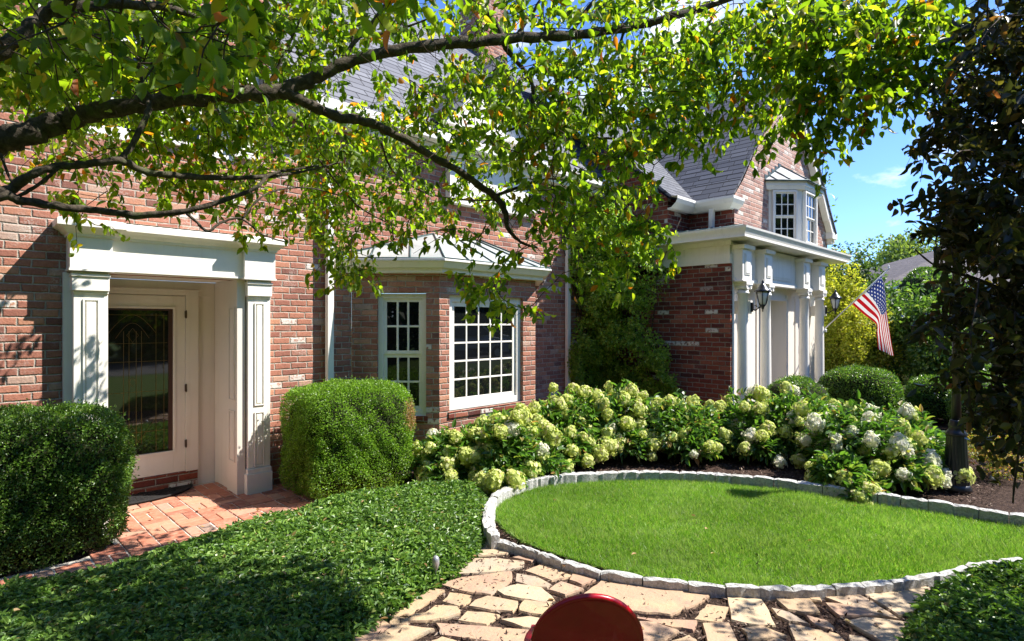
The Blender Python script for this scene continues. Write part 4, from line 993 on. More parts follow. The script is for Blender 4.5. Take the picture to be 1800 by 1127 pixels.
def nfield(p, s, seed=0):
    q = p*s+seed; x, y, z = q[:, 0], q[:, 1], q[:, 2]
    return (np.sin(x*1.7+np.sin(y*1.3+z)*1.5)+np.sin(y*1.9+np.sin(z*1.1+x*1.6)*1.4)+np.sin(z*2.1+np.sin(x*.9+y*1.7)*1.6))/3

def hedge(name, label, cat, c, half, h, n, m, leaf=.017, rz=0., e=4.0, group=None, bare=None, lump=.04):
    """clipped shrub: leaves over a rounded block"""
    t = empty(name, label, cat, (c[0], c[1], 0), group, rz)
    s = rdir(n*2); s = s[s[:, 2] > -.75][:n]
    spr = rng.uniform(size=len(s)) < .035
    k = (np.abs(s[:, 0])**e+np.abs(s[:, 1])**e+np.abs(s[:, 2])**e)**(-1/e); q = s*k[:, None]
    nrm = unit(np.sign(q)*np.abs(q)**(e-1)/np.array([half[0], half[1], h/2]))
    p = q*np.array([half[0], half[1], h/2]); p[:, 2] += h/2
    f1 = nfield(p, 6, c[0]*3); f2 = nfield(p, 17, c[1])
    n = len(p); off = f1*lump+f2*lump*.45-rng.uniform(0, 1, n)**2*.07+spr*rng.uniform(0, .055, n)
    p = p+nrm*off[:, None]; p[:, 2] = np.maximum(p[:, 2], .02)
    # thin, twiggy skirt near the ground and random holes
    keep = (rng.uniform(size=n) < np.clip(.40+p[:, 2]/(h*.35), 0, 1)) & (f2+f1*.6+rng.normal(0, .35, n) > -.95)
    p, nrm = p[keep], nrm[keep]; n2 = len(p)
    d = unit(nrm*.55+rdir(n2)*.8+np.array([0, 0, .25])); nn = unit(nrm*.8+rdir(n2)*.9)
    v, f = scatter(p, d, nn, rng.uniform(.7, 1.35, n2)*leaf, rng.uniform(.45, .65, n2)*leaf, T_DIA)
    parts = [(v, f, 0)]
    if bare is not None:
        bd = np.linalg.norm((p-np.array(bare[:3]))/np.array(bare[3:6]), axis=1) < rng.uniform(.6, 1.2, n2)
        parts = []
        for sel, mi in ((~bd, 0), (bd, 1)):
            v, f = scatter(p[sel], d[sel], nn[sel], rng.uniform(.7, 1.3, sel.sum())*leaf, .5*leaf, T_DIA); parts.append((v, f, mi))
    npmesh('foliage', parts, [m, m_brown], t)
    # solid core for the twigs, coloured dark for the shade among them
    mb = MB(); mb.lathe((0, 0, 0), [(.05, .0), (.78, .12), (.9, h*.4), (.9, h*.8), (.7, h*.90), (.2, h*.93)], 20)
    def sq(v):
        a = math.atan2(v[1], v[0]); r = math.hypot(v[0], v[1]); k = (abs(math.cos(a))**e+abs(math.sin(a))**e)**(-1/e)
        return (half[0]*math.cos(a)*k*r, half[1]*math.sin(a)*k*r, v[2])
    mb.v = [sq(v) for v in mb.v]; mb.build('shade_core', m_core, t, uv=False)
    mb = MB()
    for i in range(9):
        a = rnd.uniform(0, 6.28); mb.tube([(half[0]*.2*math.cos(a), half[1]*.2*math.sin(a), 0), (half[0]*.8*math.cos(a), half[1]*.8*math.sin(a), h*.5)], [.014, .006], 5)
    mb.build('stem', M['bark'], t, uv=False)
    return t
m_brown = leafmat('dry_leaf', [(0, (.22, .11, .05)), (.5, (.38, .22, .10)), (1, (.50, .36, .18))], .2, .6, .2)
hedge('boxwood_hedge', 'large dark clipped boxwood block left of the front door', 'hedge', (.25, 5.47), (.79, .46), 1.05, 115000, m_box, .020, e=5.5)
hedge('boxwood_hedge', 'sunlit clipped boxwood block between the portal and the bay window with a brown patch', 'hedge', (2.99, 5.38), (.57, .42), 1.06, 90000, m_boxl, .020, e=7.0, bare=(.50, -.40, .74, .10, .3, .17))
hedge('boxwood_ball', 'small round clipped boxwood in front of the white portico columns', 'boxwood', (9.1, 3.05), (.5, .42), .88, 16000, m_box, .03, e=2.3, lump=.02)
hedge('boxwood_ball', 'wide round clipped boxwood beyond the portico below the yellow shrub', 'boxwood', (11.24, 2.75), (.64, .6), .93, 22000, m_box, .034, e=2.6, lump=.02)

# ground cover carpets
def carpet(name, label, pix, ztop, n, leaf=.035, z0=0.):
    poly = [tuple(PG(x, y, ztop*.6))[:2] for x, y in pix]; xs = [p[0] for p in poly]; ys = [p[1] for p in poly]
    gx = rng.uniform(min(xs), max(xs), n*3); gy = rng.uniform(min(ys), max(ys), n*3); k = inside(gx, gy, poly); gx, gy = gx[k][:n], gy[k][:n]; n2 = len(gx)
    P = np.array(poly); Q = np.roll(P, -1, 0); D = np.full(n2, 9.)
    for a, b in zip(P, Q):
        ab = b-a; t = np.clip(((gx-a[0])*ab[0]+(gy-a[1])*ab[1])/(ab@ab+1e-9), 0, 1); D = np.minimum(D, np.hypot(gx-a[0]-t*ab[0], gy-a[1]-t*ab[1]))
    prof = np.sqrt(np.clip(D/.16, 0, 1)); p3 = np.stack([gx, gy, np.zeros(n2)], 1)
    top = ztop*prof*(1+.16*nfield(p3, 5)+.10*nfield(p3, 14)); z = top-rng.uniform(0, 1, n2)**1.6*np.minimum(top, .09); z = np.maximum(z, .01)
    pos = np.stack([gx, gy, z], 1); pos[:, :2] += rng.normal(0, .012, (n2, 2))
    d = rdir(n2); d[:, 2] = d[:, 2]*.35+.1; nn = unit(np.array([0, 0, 1.])+rdir(n2)*.75)
    v, f = scatter(pos, d, nn, rng.uniform(.5, 1.6, n2)*leaf, rng.uniform(.42, .72, n2)*leaf, T_LEAF)
    tag(npmesh(name, [(v, f, 0)], [m_cover]), label, 'ground cover', kind='stuff')
carpet('ground_cover', 'low glossy green ground cover between the brick patio and the flagstones', [(-140, 1090), (0, 1032), (130, 1010), (250, 976), (360, 942), (470, 908), (560, 884), (640, 866), (740, 852), (810, 846), (850, 858), (866, 890), (856, 930), (836, 962), (800, 992), (752, 1022), (700, 1055), (640, 1092), (570, 1140), (500, 1200), (380, 1330), (-400, 1500)], .15, 150000)
carpet('ground_cover', 'dark mound of ground cover in the right foreground corner', [(1600, 1135), (1590, 1100), (1605, 1055), (1630, 1025), (1680, 1003), (1750, 988), (1850, 975), (2100, 960), (2300, 1200), (2100, 1500), (1700, 1400)], .22, 52000)
# some fallen leaves
mb_p = []
for x, y in [(503, 1010), (570, 1012), (700, 985), (635, 1000), (745, 990), (770, 1020), (838, 978), (20, 1075), (640, 880), (1240, 930), (770, 1021), (1110, 1100)]:
    q = PG(x, y, .16 if x < 760 else .055); mb_p.append(q)
for i in range(46):
    x, y, zz = rnd.choice([(rnd.uniform(60, 830), rnd.uniform(900, 1100), .15), (rnd.uniform(620, 1550), rnd.uniform(1030, 1120), .04), (rnd.uniform(940, 1600), rnd.uniform(870, 1010), .06), (rnd.uniform(260, 520), rnd.uniform(885, 940), .03), (rnd.uniform(740, 1600), rnd.uniform(800, 850), .02)])
    mb_p.append(PG(x, y, zz))
P_ = np.array([tuple(q) for q in mb_p]); v, f = scatter(P_, rdir(len(P_))*np.array([1, 1, .2]), np.array([0, 0, 1.])+rdir(len(P_))*.3, rng.uniform(.025, .05, len(P_)), rng.uniform(.016, .03, len(P_)), T_OVAL)
tag(npmesh('fallen_leaves', [(v, f, 0)], [m_brown]), 'dry tan leaves fallen on the ground cover and path', 'leaves', kind='stuff')

# ---- hydrangeas
def head_mesh(name, mat, seed, n=130, r=.085, hh=.11):
    s = rdir(n); s[:, 2] = s[:, 2]*.8+.2; s = unit(s); taper = 1-.45*np.clip(s[:, 2], 0, 1)
    lum = 1+.14*nfield(s, 3.5, seed*5)
    p = s*np.stack([r*taper*lum, r*taper*lum, np.full(n, hh*.75)*lum], 1)*rng.uniform(.80, 1.04, n)[:, None]; nn = unit(s+rdir(n)*.45); d = np.cross(nn, rdir(n))
    v, f = scatter(p, d, nn, rng.uniform(.020, .032, n), rng.uniform(.020, .030, n), T_PET, .1)
    ua, va = np.meshgrid(np.arange(10)*2*np.pi/10, np.linspace(.05, np.pi-.05, 6)); ua, va = ua.ravel(), va.ravel()
    cv = np.stack([np.cos(ua)*np.sin(va)*r*.72, np.sin(ua)*np.sin(va)*r*.72, np.cos(va)*hh*.55], 1)
    cf = np.array([(i*10+k, i*10+(k+1) % 10, (i+1)*10+(k+1) % 10, (i+1)*10+k) for i in range(5) for k in range(10)])
    o = npmesh(name, [(v, f, 0), (cv, [cf], 0)], [mat]); me = o.data; bpy.data.objects.remove(o); return me
HL = [head_mesh('flower_head', m_lime, i) for i in range(4)]; HW = [head_mesh('flower_head', m_whitep, i+9) for i in range(3)]
def hydrangea(label, px, py, w, h, nh, white, leaves=3000, dep=None, low=.2, hs=1.0, z=0):
    """several leaning mounds of stems from one base, each with its own leaves and heads"""
    g = PG(px, py); t = empty('hydrangea', label, 'hydrangea', (g.x, g.y, 0), 'hydrangeas in the mulch bed'); dep = dep or w
    h *= .84; w *= 1.02; K = 5; mounds = []
    for k in range(K):
        a = k*2*math.pi/K+rnd.uniform(-.4, .4); ro = rnd.uniform(.16, .32) if k else .05
        mounds.append((w*ro*math.cos(a), dep*ro*math.sin(a), w*rnd.uniform(.24, .36), h*rnd.uniform(.70, 1.06) if k else h*1.02))
    mounds.append((w*.12, -dep*.36, w*.28, h*.52)); mounds.append((-w*.3, -dep*.3, w*.26, h*.5))
    parts = []; n = int(leaves*.95)//len(mounds)
    for i, (mx_, my_, mr, mh) in enumerate(mounds):
        s = rdir(n); s[:, 2] = np.abs(s[:, 2])*1.15-.2; s = unit(s); rr = rng.uniform(.35, 1.05, n)**.7; lum = 1+.22*nfield(s, 3, i+px)
        p = s*(rr*lum)[:, None]*np.array([mr, mr*dep/w, mh*.60]); p += np.array([mx_, my_, mh*.40]); p[:, 2] = np.clip(p[:, 2], .06, None)
        d = unit(s*.8+rdir(n)*.6+np.array([0, 0, -.2])); nn = unit(np.array([0, 0, 1.])*.9+s*.4+rdir(n)*.5)
        parts.append((*scatter(p, d, nn, rng.uniform(.055, .115, n), rng.uniform(.03, .055, n), T_OVAL, .2), 0))
    npmesh('foliage', parts, [m_hyd], t)
    mb = MB()
    for i in range(40):
        mx_, my_, mr, mh = mounds[i % len(mounds)]; a = rnd.uniform(0, 6.28); q = (mx_+mr*.7*math.cos(a), my_+mr*.7*math.sin(a), mh*rnd.uniform(.5, .85))
        mb.tube([(q[0]*.15, q[1]*.15, 0), (q[0]*.55, q[1]*.55, q[2]*.6), q], [.007, .005, .003], 4)
    mb.build('stems', M['twig'], t, uv=False)
    nh = min(98, int(nh*1.8))
    for i in range(nh):
        mx_, my_, mr, mh = mounds[i % len(mounds)]; a = rnd.uniform(0, 6.28); u = rnd.random()
        el = math.asin(u*.98) if rnd.random() > low else rnd.uniform(-.35, .2); c = math.cos(el); rr = rnd.uniform(1.0, 1.24)
        hz = mh*.40+mh*.62*math.sin(el)*rr
        wh = rnd.random() < white; me = rnd.choice(HW if wh else HL)
        o = bpy.data.objects.new('flower_head', me); C.objects.link(o); o.parent = t; o.location = (mx_+mr*rr*c*math.cos(a), my_+mr*rr*c*math.sin(a), max(.07, hz))
        k = rnd.uniform(.6, 1.2)*hs; o.scale = (k, k, k*rnd.uniform(.9, 1.35)); o.rotation_euler = (rnd.uniform(-.5, .5)-.6*c*math.sin(a), rnd.uniform(-.5, .5)+.6*c*math.cos(a), rnd.uniform(0, 6))
    return t
hydrangea('low hydrangea with tan and lime heads at the left end of the row', 792, 842, .72, .60, 26, .06, low=.5)
hydrangea('hydrangea dense with lime flower heads in front of the large bay window', 885, 838, 1.05, .82, 52, .08, 4200, low=.42, hs=1.1)
hydrangea('hydrangea with lime heads at the right end of the bay window', 985, 806, 1.1, .92, 40, .05, 4200, low=.35)
hydrangea('tall hydrangea with lime heads in front of the climber', 1090, 796, 1.1, 1.02, 36, .04, 4200, low=.12)
hydrangea('hydrangea with lime heads between the climber and the brick corner', 1195, 798, 1.1, .86, 38, .12, 4200, low=.25)
hydrangea('hydrangea with pale heads below the brick corner of the portico', 1305, 798, 1.05, .88, 28, .25, 4200, low=.12)
hydrangea('hydrangea with white heads in front of the portico columns', 1408, 804, 1.1, .94, 26, .5, 4400)
hydrangea('biggest hydrangea, white heads on top, below the wide round boxwood', 1520, 836, 1.25, .92, 34, .62, 6200)
hydrangea('low hydrangea with greenish heads spilling over the stone edging', 1480, 868, .55, .42, 18, .08, 1700, low=.7, hs=.95)
hydrangea('hydrangea with white heads just left of the lamp post', 1594, 818, .7, .76, 15, .5, 2600)
hydrangea('pale hydrangea far behind the wide round boxwood', 1560, 715, 1.9, 1.05, 36, .15, 4200, hs=1.25)
hydrangea('pale hydrangea in the back of the garden beside the dark tree', 1625, 712, 1.7, .95, 28, .2, 3600, hs=1.25)

# ---- generic shrub / tree crowns
def crown_leaves(c, r, n, m, leaf, parent, lumps=14, name='foliage', e=1.0, seed=1, hang=0.):
    c = np.array(c); r = np.array(r); cl = rdir(lumps)*rng.uniform(.35, .95, (lumps, 1))*r; cr_ = rng.uniform(.28, .5, lumps)
    k = rng.integers(0, lumps, n); s = rdir(n); rad = rng.uniform(.6, 1.08, n)
    p = cl[k]+s*(rad*cr_[k])[:, None]*r; f = nfield(p/np.max(r)*3, 2.2, seed)
    keep = f+rng.normal(0, .3, n) > -.62; p, s = p[keep], s[keep]; n2 = len(p)
    d = unit(s*.5+rdir(n2)*.8+np.array([0, 0, -hang])); nn = unit(s*.7+rdir(n2)*.8+np.array([0, 0, .4]))
    v, fc = scatter(p+c, d, nn, rng.uniform(.7, 1.3, n2)*leaf, rng.uniform(.45, .7, n2)*leaf, T_DIA)
    return npmesh(name, [(v, fc, 0)], [m], parent)
def tree(name, label, cat, loc, h, r, n, m, leaf, lumps=16, trunk=.12, ck=.55, group=None, rzh=None):
    t = empty(name, label, cat, (loc[0], loc[1], 0), group)
    rz = rzh or h*(1-ck)
    crown_leaves((0, 0, h-rz), (r, r, rz), n, m, leaf, t, lumps, 'crown', seed=loc[0])
    mb = MB(); top = h-rz*.5; mb.tube([(0, 0, -.05), (.03*h*.3, 0, top*.4), (-.02*h, .01*h, top*.75), (0, 0, top)], [trunk, trunk*.8, trunk*.5, trunk*.15], 8)
    for i in range(9):
        a = i*2.4; z0 = (h-2*rz*.9)+rz*.15*i; z0 = max(.2*h, min(z0, top*.9)); q = (r*.6*math.cos(a), r*.6*math.sin(a), z0+r*.45)
        mb.tube([(0, 0, z0), (q[0]*.5, q[1]*.5, z0+r*.25), q], [trunk*.35, trunk*.2, trunk*.06], 6)
    mb.build('trunk', M['bark'], t, uv=False); return t
def at(px, d): r = d*(px-CX)/F; return ((d+r)/R2, (d-r)/R2)
tree('golden_shrub', 'tall yellow-green shrub behind the flag pole at the end of the portico', 'shrub', at(1468, 12.4), 2.75, .8, 20000, m_yel, .07, 24, .05, .45)
tree('golden_shrub', 'lower yellow shrub in front, right of the last portico column', 'shrub', at(1505, 11.8), 2.3, .75, 15000, m_yel, .06, 22, .04, .5)
tree('leafy_shrub', 'broad-leaved bright green shrub behind the hanging flag', 'shrub', at(1590, 12.2), 2.55, 1.25, 15000, m_mid, .11, 24, .05, .5)
tree('leafy_shrub', 'green shrub behind the lamp post', 'shrub', at(1660, 11.0), 2.0, 1.0, 10000, m_mid, .09, 20, .04, .5)
tree('leafy_tree', 'dark green tree right of the gable behind the yellow shrub', 'tree', at(1492, 18), 3.6, 1.1, 14000, m_tree, .12, 26, .14, .5)
tree('leafy_tree', 'dark green tree behind the portico eave against the sky', 'tree', at(1452, 19), 4.1, 1.1, 14000, m_tree, .13, 26, .16, .5)
tree('pale_tree', 'distant pale green tree above the neighbouring roof', 'tree', at(1600, 44), 8.6, 3.6, 12000, m_pale, .32, 22, .3, .55)
tree('pale_tree', 'distant yellow-green tree left of the neighbouring roof', 'tree', at(1540, 48), 7.9, 2.8, 8000, m_pale, .32, 18, .3, .55)
tree('pale_tree', 'distant pale tree mostly hidden by the copper tree', 'tree', at(1740, 42), 8.6, 4.5, 8000, m_pale, .34, 18, .3, .55)
tree('leafy_tree', 'tall tree rising behind the gable roof seen through the branches', 'tree', at(1205, 27), 14.6, 4.4, 17000, m_mid, .26, 30, .3, .55)
tree('leafy_tree', 'tall tree behind the left part of the gable roof', 'tree', at(1330, 30), 14.2, 3.0, 10000, m_mid, .26, 24, .3, .5)
hedge('topiary', 'dark clipped oval evergreen before the neighbouring roof', 'topiary', at(1630, 13.5), (.72, .72), 3.0, 16000, m_box, .05, e=2.2, lump=.03)
hedge('clipped_hedge', 'clipped green hedge crossing behind the lamp post', 'hedge', at(1690, 9.8), (.8, .4), .78, 16000, m_box, .035, e=4, lump=.02, rz=-.9)
hedge('clipped_hedge', 'low rounded hedge at the right edge behind the lamp post', 'hedge', at(1760, 8.6), (.9, .6), .9, 9000, m_box, .035, e=3, lump=.03)
tree('spirea', 'low shrub with orange and pink tips left of the lamp post base', 'shrub', at(1632, 6.25), .42, .26, 2400, m_orange, .028, 12, .01, .5)
tree('spirea', 'low shrub with orange and yellow tips right of the lamp post base', 'shrub', at(1745, 6.4), .50, .48, 4200, m_orange, .03, 16, .01, .5)
# unseen trees added behind the viewer to darken what the window glass reflects
parts = []
for a in range(52):
    an = math.radians(8-a*5.4+rnd.uniform(-2, 2)) ; R_ = rnd.uniform(26, 32) if a < 16 else rnd.uniform(17, 23); c = (4+R_*math.cos(an), 0+R_*math.sin(an))
    if c[0]+c[1] > 0 and (c[0]-c[1])/(c[0]+c[1]) < 1.35: continue
    hh = rnd.uniform(7, 12); n = 2600; s_ = rdir(n); p = s_*rng.uniform(.5, 1.05, n)[:, None]*np.array([3.0, 3.0, hh*.5])*(1+.2*nfield(s_, 4, a))[:, None]+np.array([c[0], c[1], hh*.5])
    p = p[p[:, 2] > 0]; v, f = scatter(p, rdir(len(p)), rdir(len(p)), .5, .34, T_DIA); parts.append((v, f, 0))
tag(npmesh('reflected_trees', parts, [m_tree]), 'dark belt of trees added behind the viewer, seen only as a reflection', 'trees', kind='stuff')
# neighbouring house
nb = empty('neighbour_house', 'neighbouring house with a brown-grey shingle roof beyond the garden', 'house', (*at(1715, 26), 0), rz=math.radians(-45))
mb = MB(); a_, b_ = 7.5, 5.0; ez, rz_ = 3.1, 5.3
mb.face([(-a_, -b_, ez), (a_, -b_, ez), (a_*.55, 0, rz_), (-a_*.1, 0, rz_)]); mb.face([(a_, b_, ez), (-a_, b_, ez), (-a_*.1, 0, rz_), (a_*.55, 0, rz_)]); mb.face([(-a_, b_, ez), (-a_, -b_, ez), (-a_*.1, 0, rz_)]); mb.face([(a_, -b_, ez), (a_, b_, ez), (a_*.55, 0, rz_)])
mb.build('roof', M['shingle_far'], nb)
mb = MB(); mb.box(-a_+.5, a_-.5, -b_+.5, b_-.5, 0, ez-.02); mb.build('wall', M['brick'], nb)
mb = MB(); mb.box(-a_-.02, a_+.02, -b_-.05, -b_+.05, ez-.16, ez-.005); mb.build('gutter', M['white'], nb)

# ---- climber on the wing wall
def climber():
    t = empty('climbing_vine', 'dense green climber covering the inner corner between the main wall and the wing', 'climber', (Xg, YW, 0))
    n = 60000
    # wall coordinate s: negative on the main wall (x = Xg+s), positive along the wing wall (y = YW-s)
    s = rng.uniform(-1.12, 1.62, n); z = rng.uniform(.1, 3.9, n)
    edge = 1.42+.16*np.sin(z*2.3+1)-.10*np.maximum(0, z-1.2)+.10*np.sin(z*6.1); edge = np.where(z < .9, edge+.12, edge)
    q = np.stack([s, z, np.zeros(n)], 1); fld = nfield(q, 4.2, 2.)+.5*nfield(q, 11, 5.)
    top = 3.75-.45*np.abs(s-.1)**1.4-.25*np.maximum(0, s-.7)
    left = -1.05+.10*np.sin(z*4)
    hole = ((s-.0)/.42)**2+((z-2.0)/.30)**2 < .8; hole2 = ((s+.7)/.3)**2+((z-1.55)/.25)**2 < .7; hole3 = ((s-.75)/.35)**2+((z-1.15)/.22)**2 < .6
    keep = (s < edge) & (s > left) & (z < top) & (fld+rng.normal(0, .22, n) > -.62) & ~((hole | hole2 | hole3) & (rng.uniform(size=n) < .88))
    s, z, fld = s[keep], z[keep], fld[keep]; n = len(s)
    bul = np.clip((z-.6)/1.3, 0, 1)*np.clip((3.9-z)/.5, .2, 1)
    th = (.24+.16*np.clip(fld, -1, 1)+.85*bul*(1-.5*np.abs(s-.6)))*rng.uniform(.25, 1, n)+.02
    x = np.where(s < 0, Xg+s, Xg-th); y = np.where(s < 0, YW-th, YW-s); inn = (s < 0) & (x > Xg-th); x = np.where(inn, Xg-th, x)
    p = np.stack([x-Xg, y-YW, z], 1); wn = np.where((s < 0)[:, None], np.array([[-.2, -1, 0]]), np.array([[-1, -.2, 0]]))
    d = unit(rdir(n)*.8+np.array([0, 0, -.35])+wn*.3); nn = unit(wn*.9+rdir(n)*.7+np.array([0, 0, .35]))
    v, f = scatter(p, d, nn, rng.uniform(.035, .07, n), rng.uniform(.02, .036, n), T_LEAF); npmesh('foliage', [(v, f, 0)], [m_ivy], t)
    mb = MB()
    for i in range(16):
        s0 = rnd.uniform(-.6, .8); pts = []; 
        for k in range(9):
            s1 = s0+.35*math.sin(k*.7+i)*k/8+rnd.uniform(-.05, .05)+(s0*.6)*k/8; zz = k*.42
            pts.append((s1, -.03, zz) if s1 < 0 else (-.03, -s1, zz))
        mb.tube(pts, [.014-.001*k for k in range(9)], 5)
    mb.build('stems', M['bark'], t, uv=False)
climber()
# ================================================================== the near tree (its trunk stands left of the picture)
def leafy_tree(name, label, branches, dens, x0, y0, cell, depthf, mat, leaf, twigs_per, lpt, trunkpts=None, trunkr=None, hangf=.75, twl=(.16, .34), seed=3, group=None, extra=None, cat='tree', spread=.45):
    r_ = np.random.default_rng(seed)
    t = empty(name, label, cat, trunkpts[0])
    O = Vector(trunkpts[0]); nodes = []; mb = MB()
    tp = catmull(trunkpts, 5); mb.tube([p-O for p in tp], [trunkr[0]+(trunkr[1]-trunkr[0])*i/(len(tp)-1) for i in range(len(tp))], 14)
    mb.build('trunk', M['bark'], t, uv=False)
    mb = MB()
    for br in branches:
        pts = [PD(a, b, c) for a, b, c, w in br]; P = catmull(pts, 6); W = []
        for i in range(len(br)-1):
            for j in range(6): f = j/6; W.append((br[i][3]*(1-f)+br[i+1][3]*f)*(br[i][2]*(1-f)+br[i+1][2]*f)/F/2)
        W.append(br[-1][3]*br[-1][2]/F/2)
        W = [w*.88*(1+.10*math.sin(i*1.9+len(P))+rnd.uniform(-.06, .06)) for i, w in enumerate(W)]
        P = [p+Vector((rnd.uniform(-1, 1), rnd.uniform(-1, 1), rnd.uniform(-1, 1)))*w*.22 for p, w in zip(P, W)]
        mb.tube([p-O for p in P], W, 10 if br[0][3] > 14 else 6); nodes += [np.array(p) for p in P]
    mb.build('branches', M['bark'], t, uv=False)
    # twig centres from the crown's spread
    cen = []
    for j, row in enumerate(dens):
        for i, ch in enumerate(row):
            k = int(ch)
            if not k: continue
            mm = r_.poisson(k*twigs_per)
            for _ in range(mm):
                px = x0+(i+r_.uniform())*cell; py = y0+(j+r_.uniform())*cell; d0 = depthf(px, py, r_)
                cen.append(np.array(PD(px, py, d0)))
    if extra: cen += extra(r_)
    cen = np.array(cen); N0 = np.array(nodes); dd = np.min(((cen[:, None]-N0[None])**2).sum(-1), 1); order = np.argsort(dd); cen = cen[order]
    tw = MB(); ALL = list(nodes); arr = np.zeros((len(nodes)+len(cen)*2+5, 3)); arr[:len(nodes)] = N0; cnt = len(nodes)
    LP, LD = [], []
    for c in cen:
        dist = ((arr[:cnt]-c)**2).sum(1); k = int(np.argmin(dist)); a = arr[k]; L_ = math.sqrt(dist[k])
        out = unit((c-a)[None]+r_.normal(0, .3, (1, 3))*L_)[0]; e = c+out*r_.uniform(*twl)*.5+np.array([0, 0, -.03])
        mid = (a+c)/2+r_.normal(0, .06, 3)*L_+np.array([0, 0, .06*L_])
        rad = .0028+.0022*min(L_, 1.5)
        tw.tube([Vector(a)-O, Vector(mid)-O, Vector(c)-O, Vector(e)-O], [rad, rad*.8, rad*.6, rad*.35], 4)
        arr[cnt] = c; arr[cnt+1] = mid; cnt += 2
        m_ = r_.poisson(lpt)
        for q in range(m_):
            f = r_.uniform(0, 1); base = (c*(1-f)+e*f) if r_.uniform() < .75 else (mid*(1-f)+c*f); LP.append(base+r_.normal(0, .018, 3)); LD.append(out)
    tw.build('twigs', M['twig'], t, uv=False)
    LP = np.array(LP); LD = np.array(LD)
    # the big limbs carry few leaves on their near side
    dd_ = (LP[:, 0]+LP[:, 1])/R2; rr_ = (LP[:, 0]-LP[:, 1])/R2; PXs, PYs = CX+F*rr_/dd_, HY-F*(LP[:, 2]-CH)/dd_; drop = np.zeros(len(LP), bool)
    for br in branches:
        if max(w for *_, w in br) < 13: continue
        for (a1, b1, c1, w1), (a2, b2, c2, w2) in zip(br[:-1], br[1:]):
            A_, B_ = np.array([a1, b1]), np.array([a2, b2]); ab = B_-A_; t_ = np.clip(((PXs-a1)*ab[0]+(PYs-b1)*ab[1])/(ab@ab), 0, 1)
            ds = np.hypot(PXs-a1-t_*ab[0], PYs-b1-t_*ab[1]); drop |= (ds < (w1+w2)/4+14) & (dd_ < c1+(c2-c1)*t_+.05)
    k = ~(drop & (r_.uniform(size=len(LP)) < .88)); LP, LD = LP[k], LD[k]; n = len(LP)
    d = unit(LD*.35+r_.normal(0, .55, (n, 3))+np.array([0, 0, -hangf])); nn = unit(r_.normal(0, 1, (n, 3))+np.array([0, 0, .55]))
    v, f = scatter(LP-np.array(O), d, nn, r_.uniform(.65, 1.25, n)*leaf, r_.uniform(.48, .62, n)*leaf, T_OVAL, .2)
    npmesh('leaves', [(v, f, 0)], [mat], t, True); print(name, 'twigs', len(cen), 'leaves', n); return t

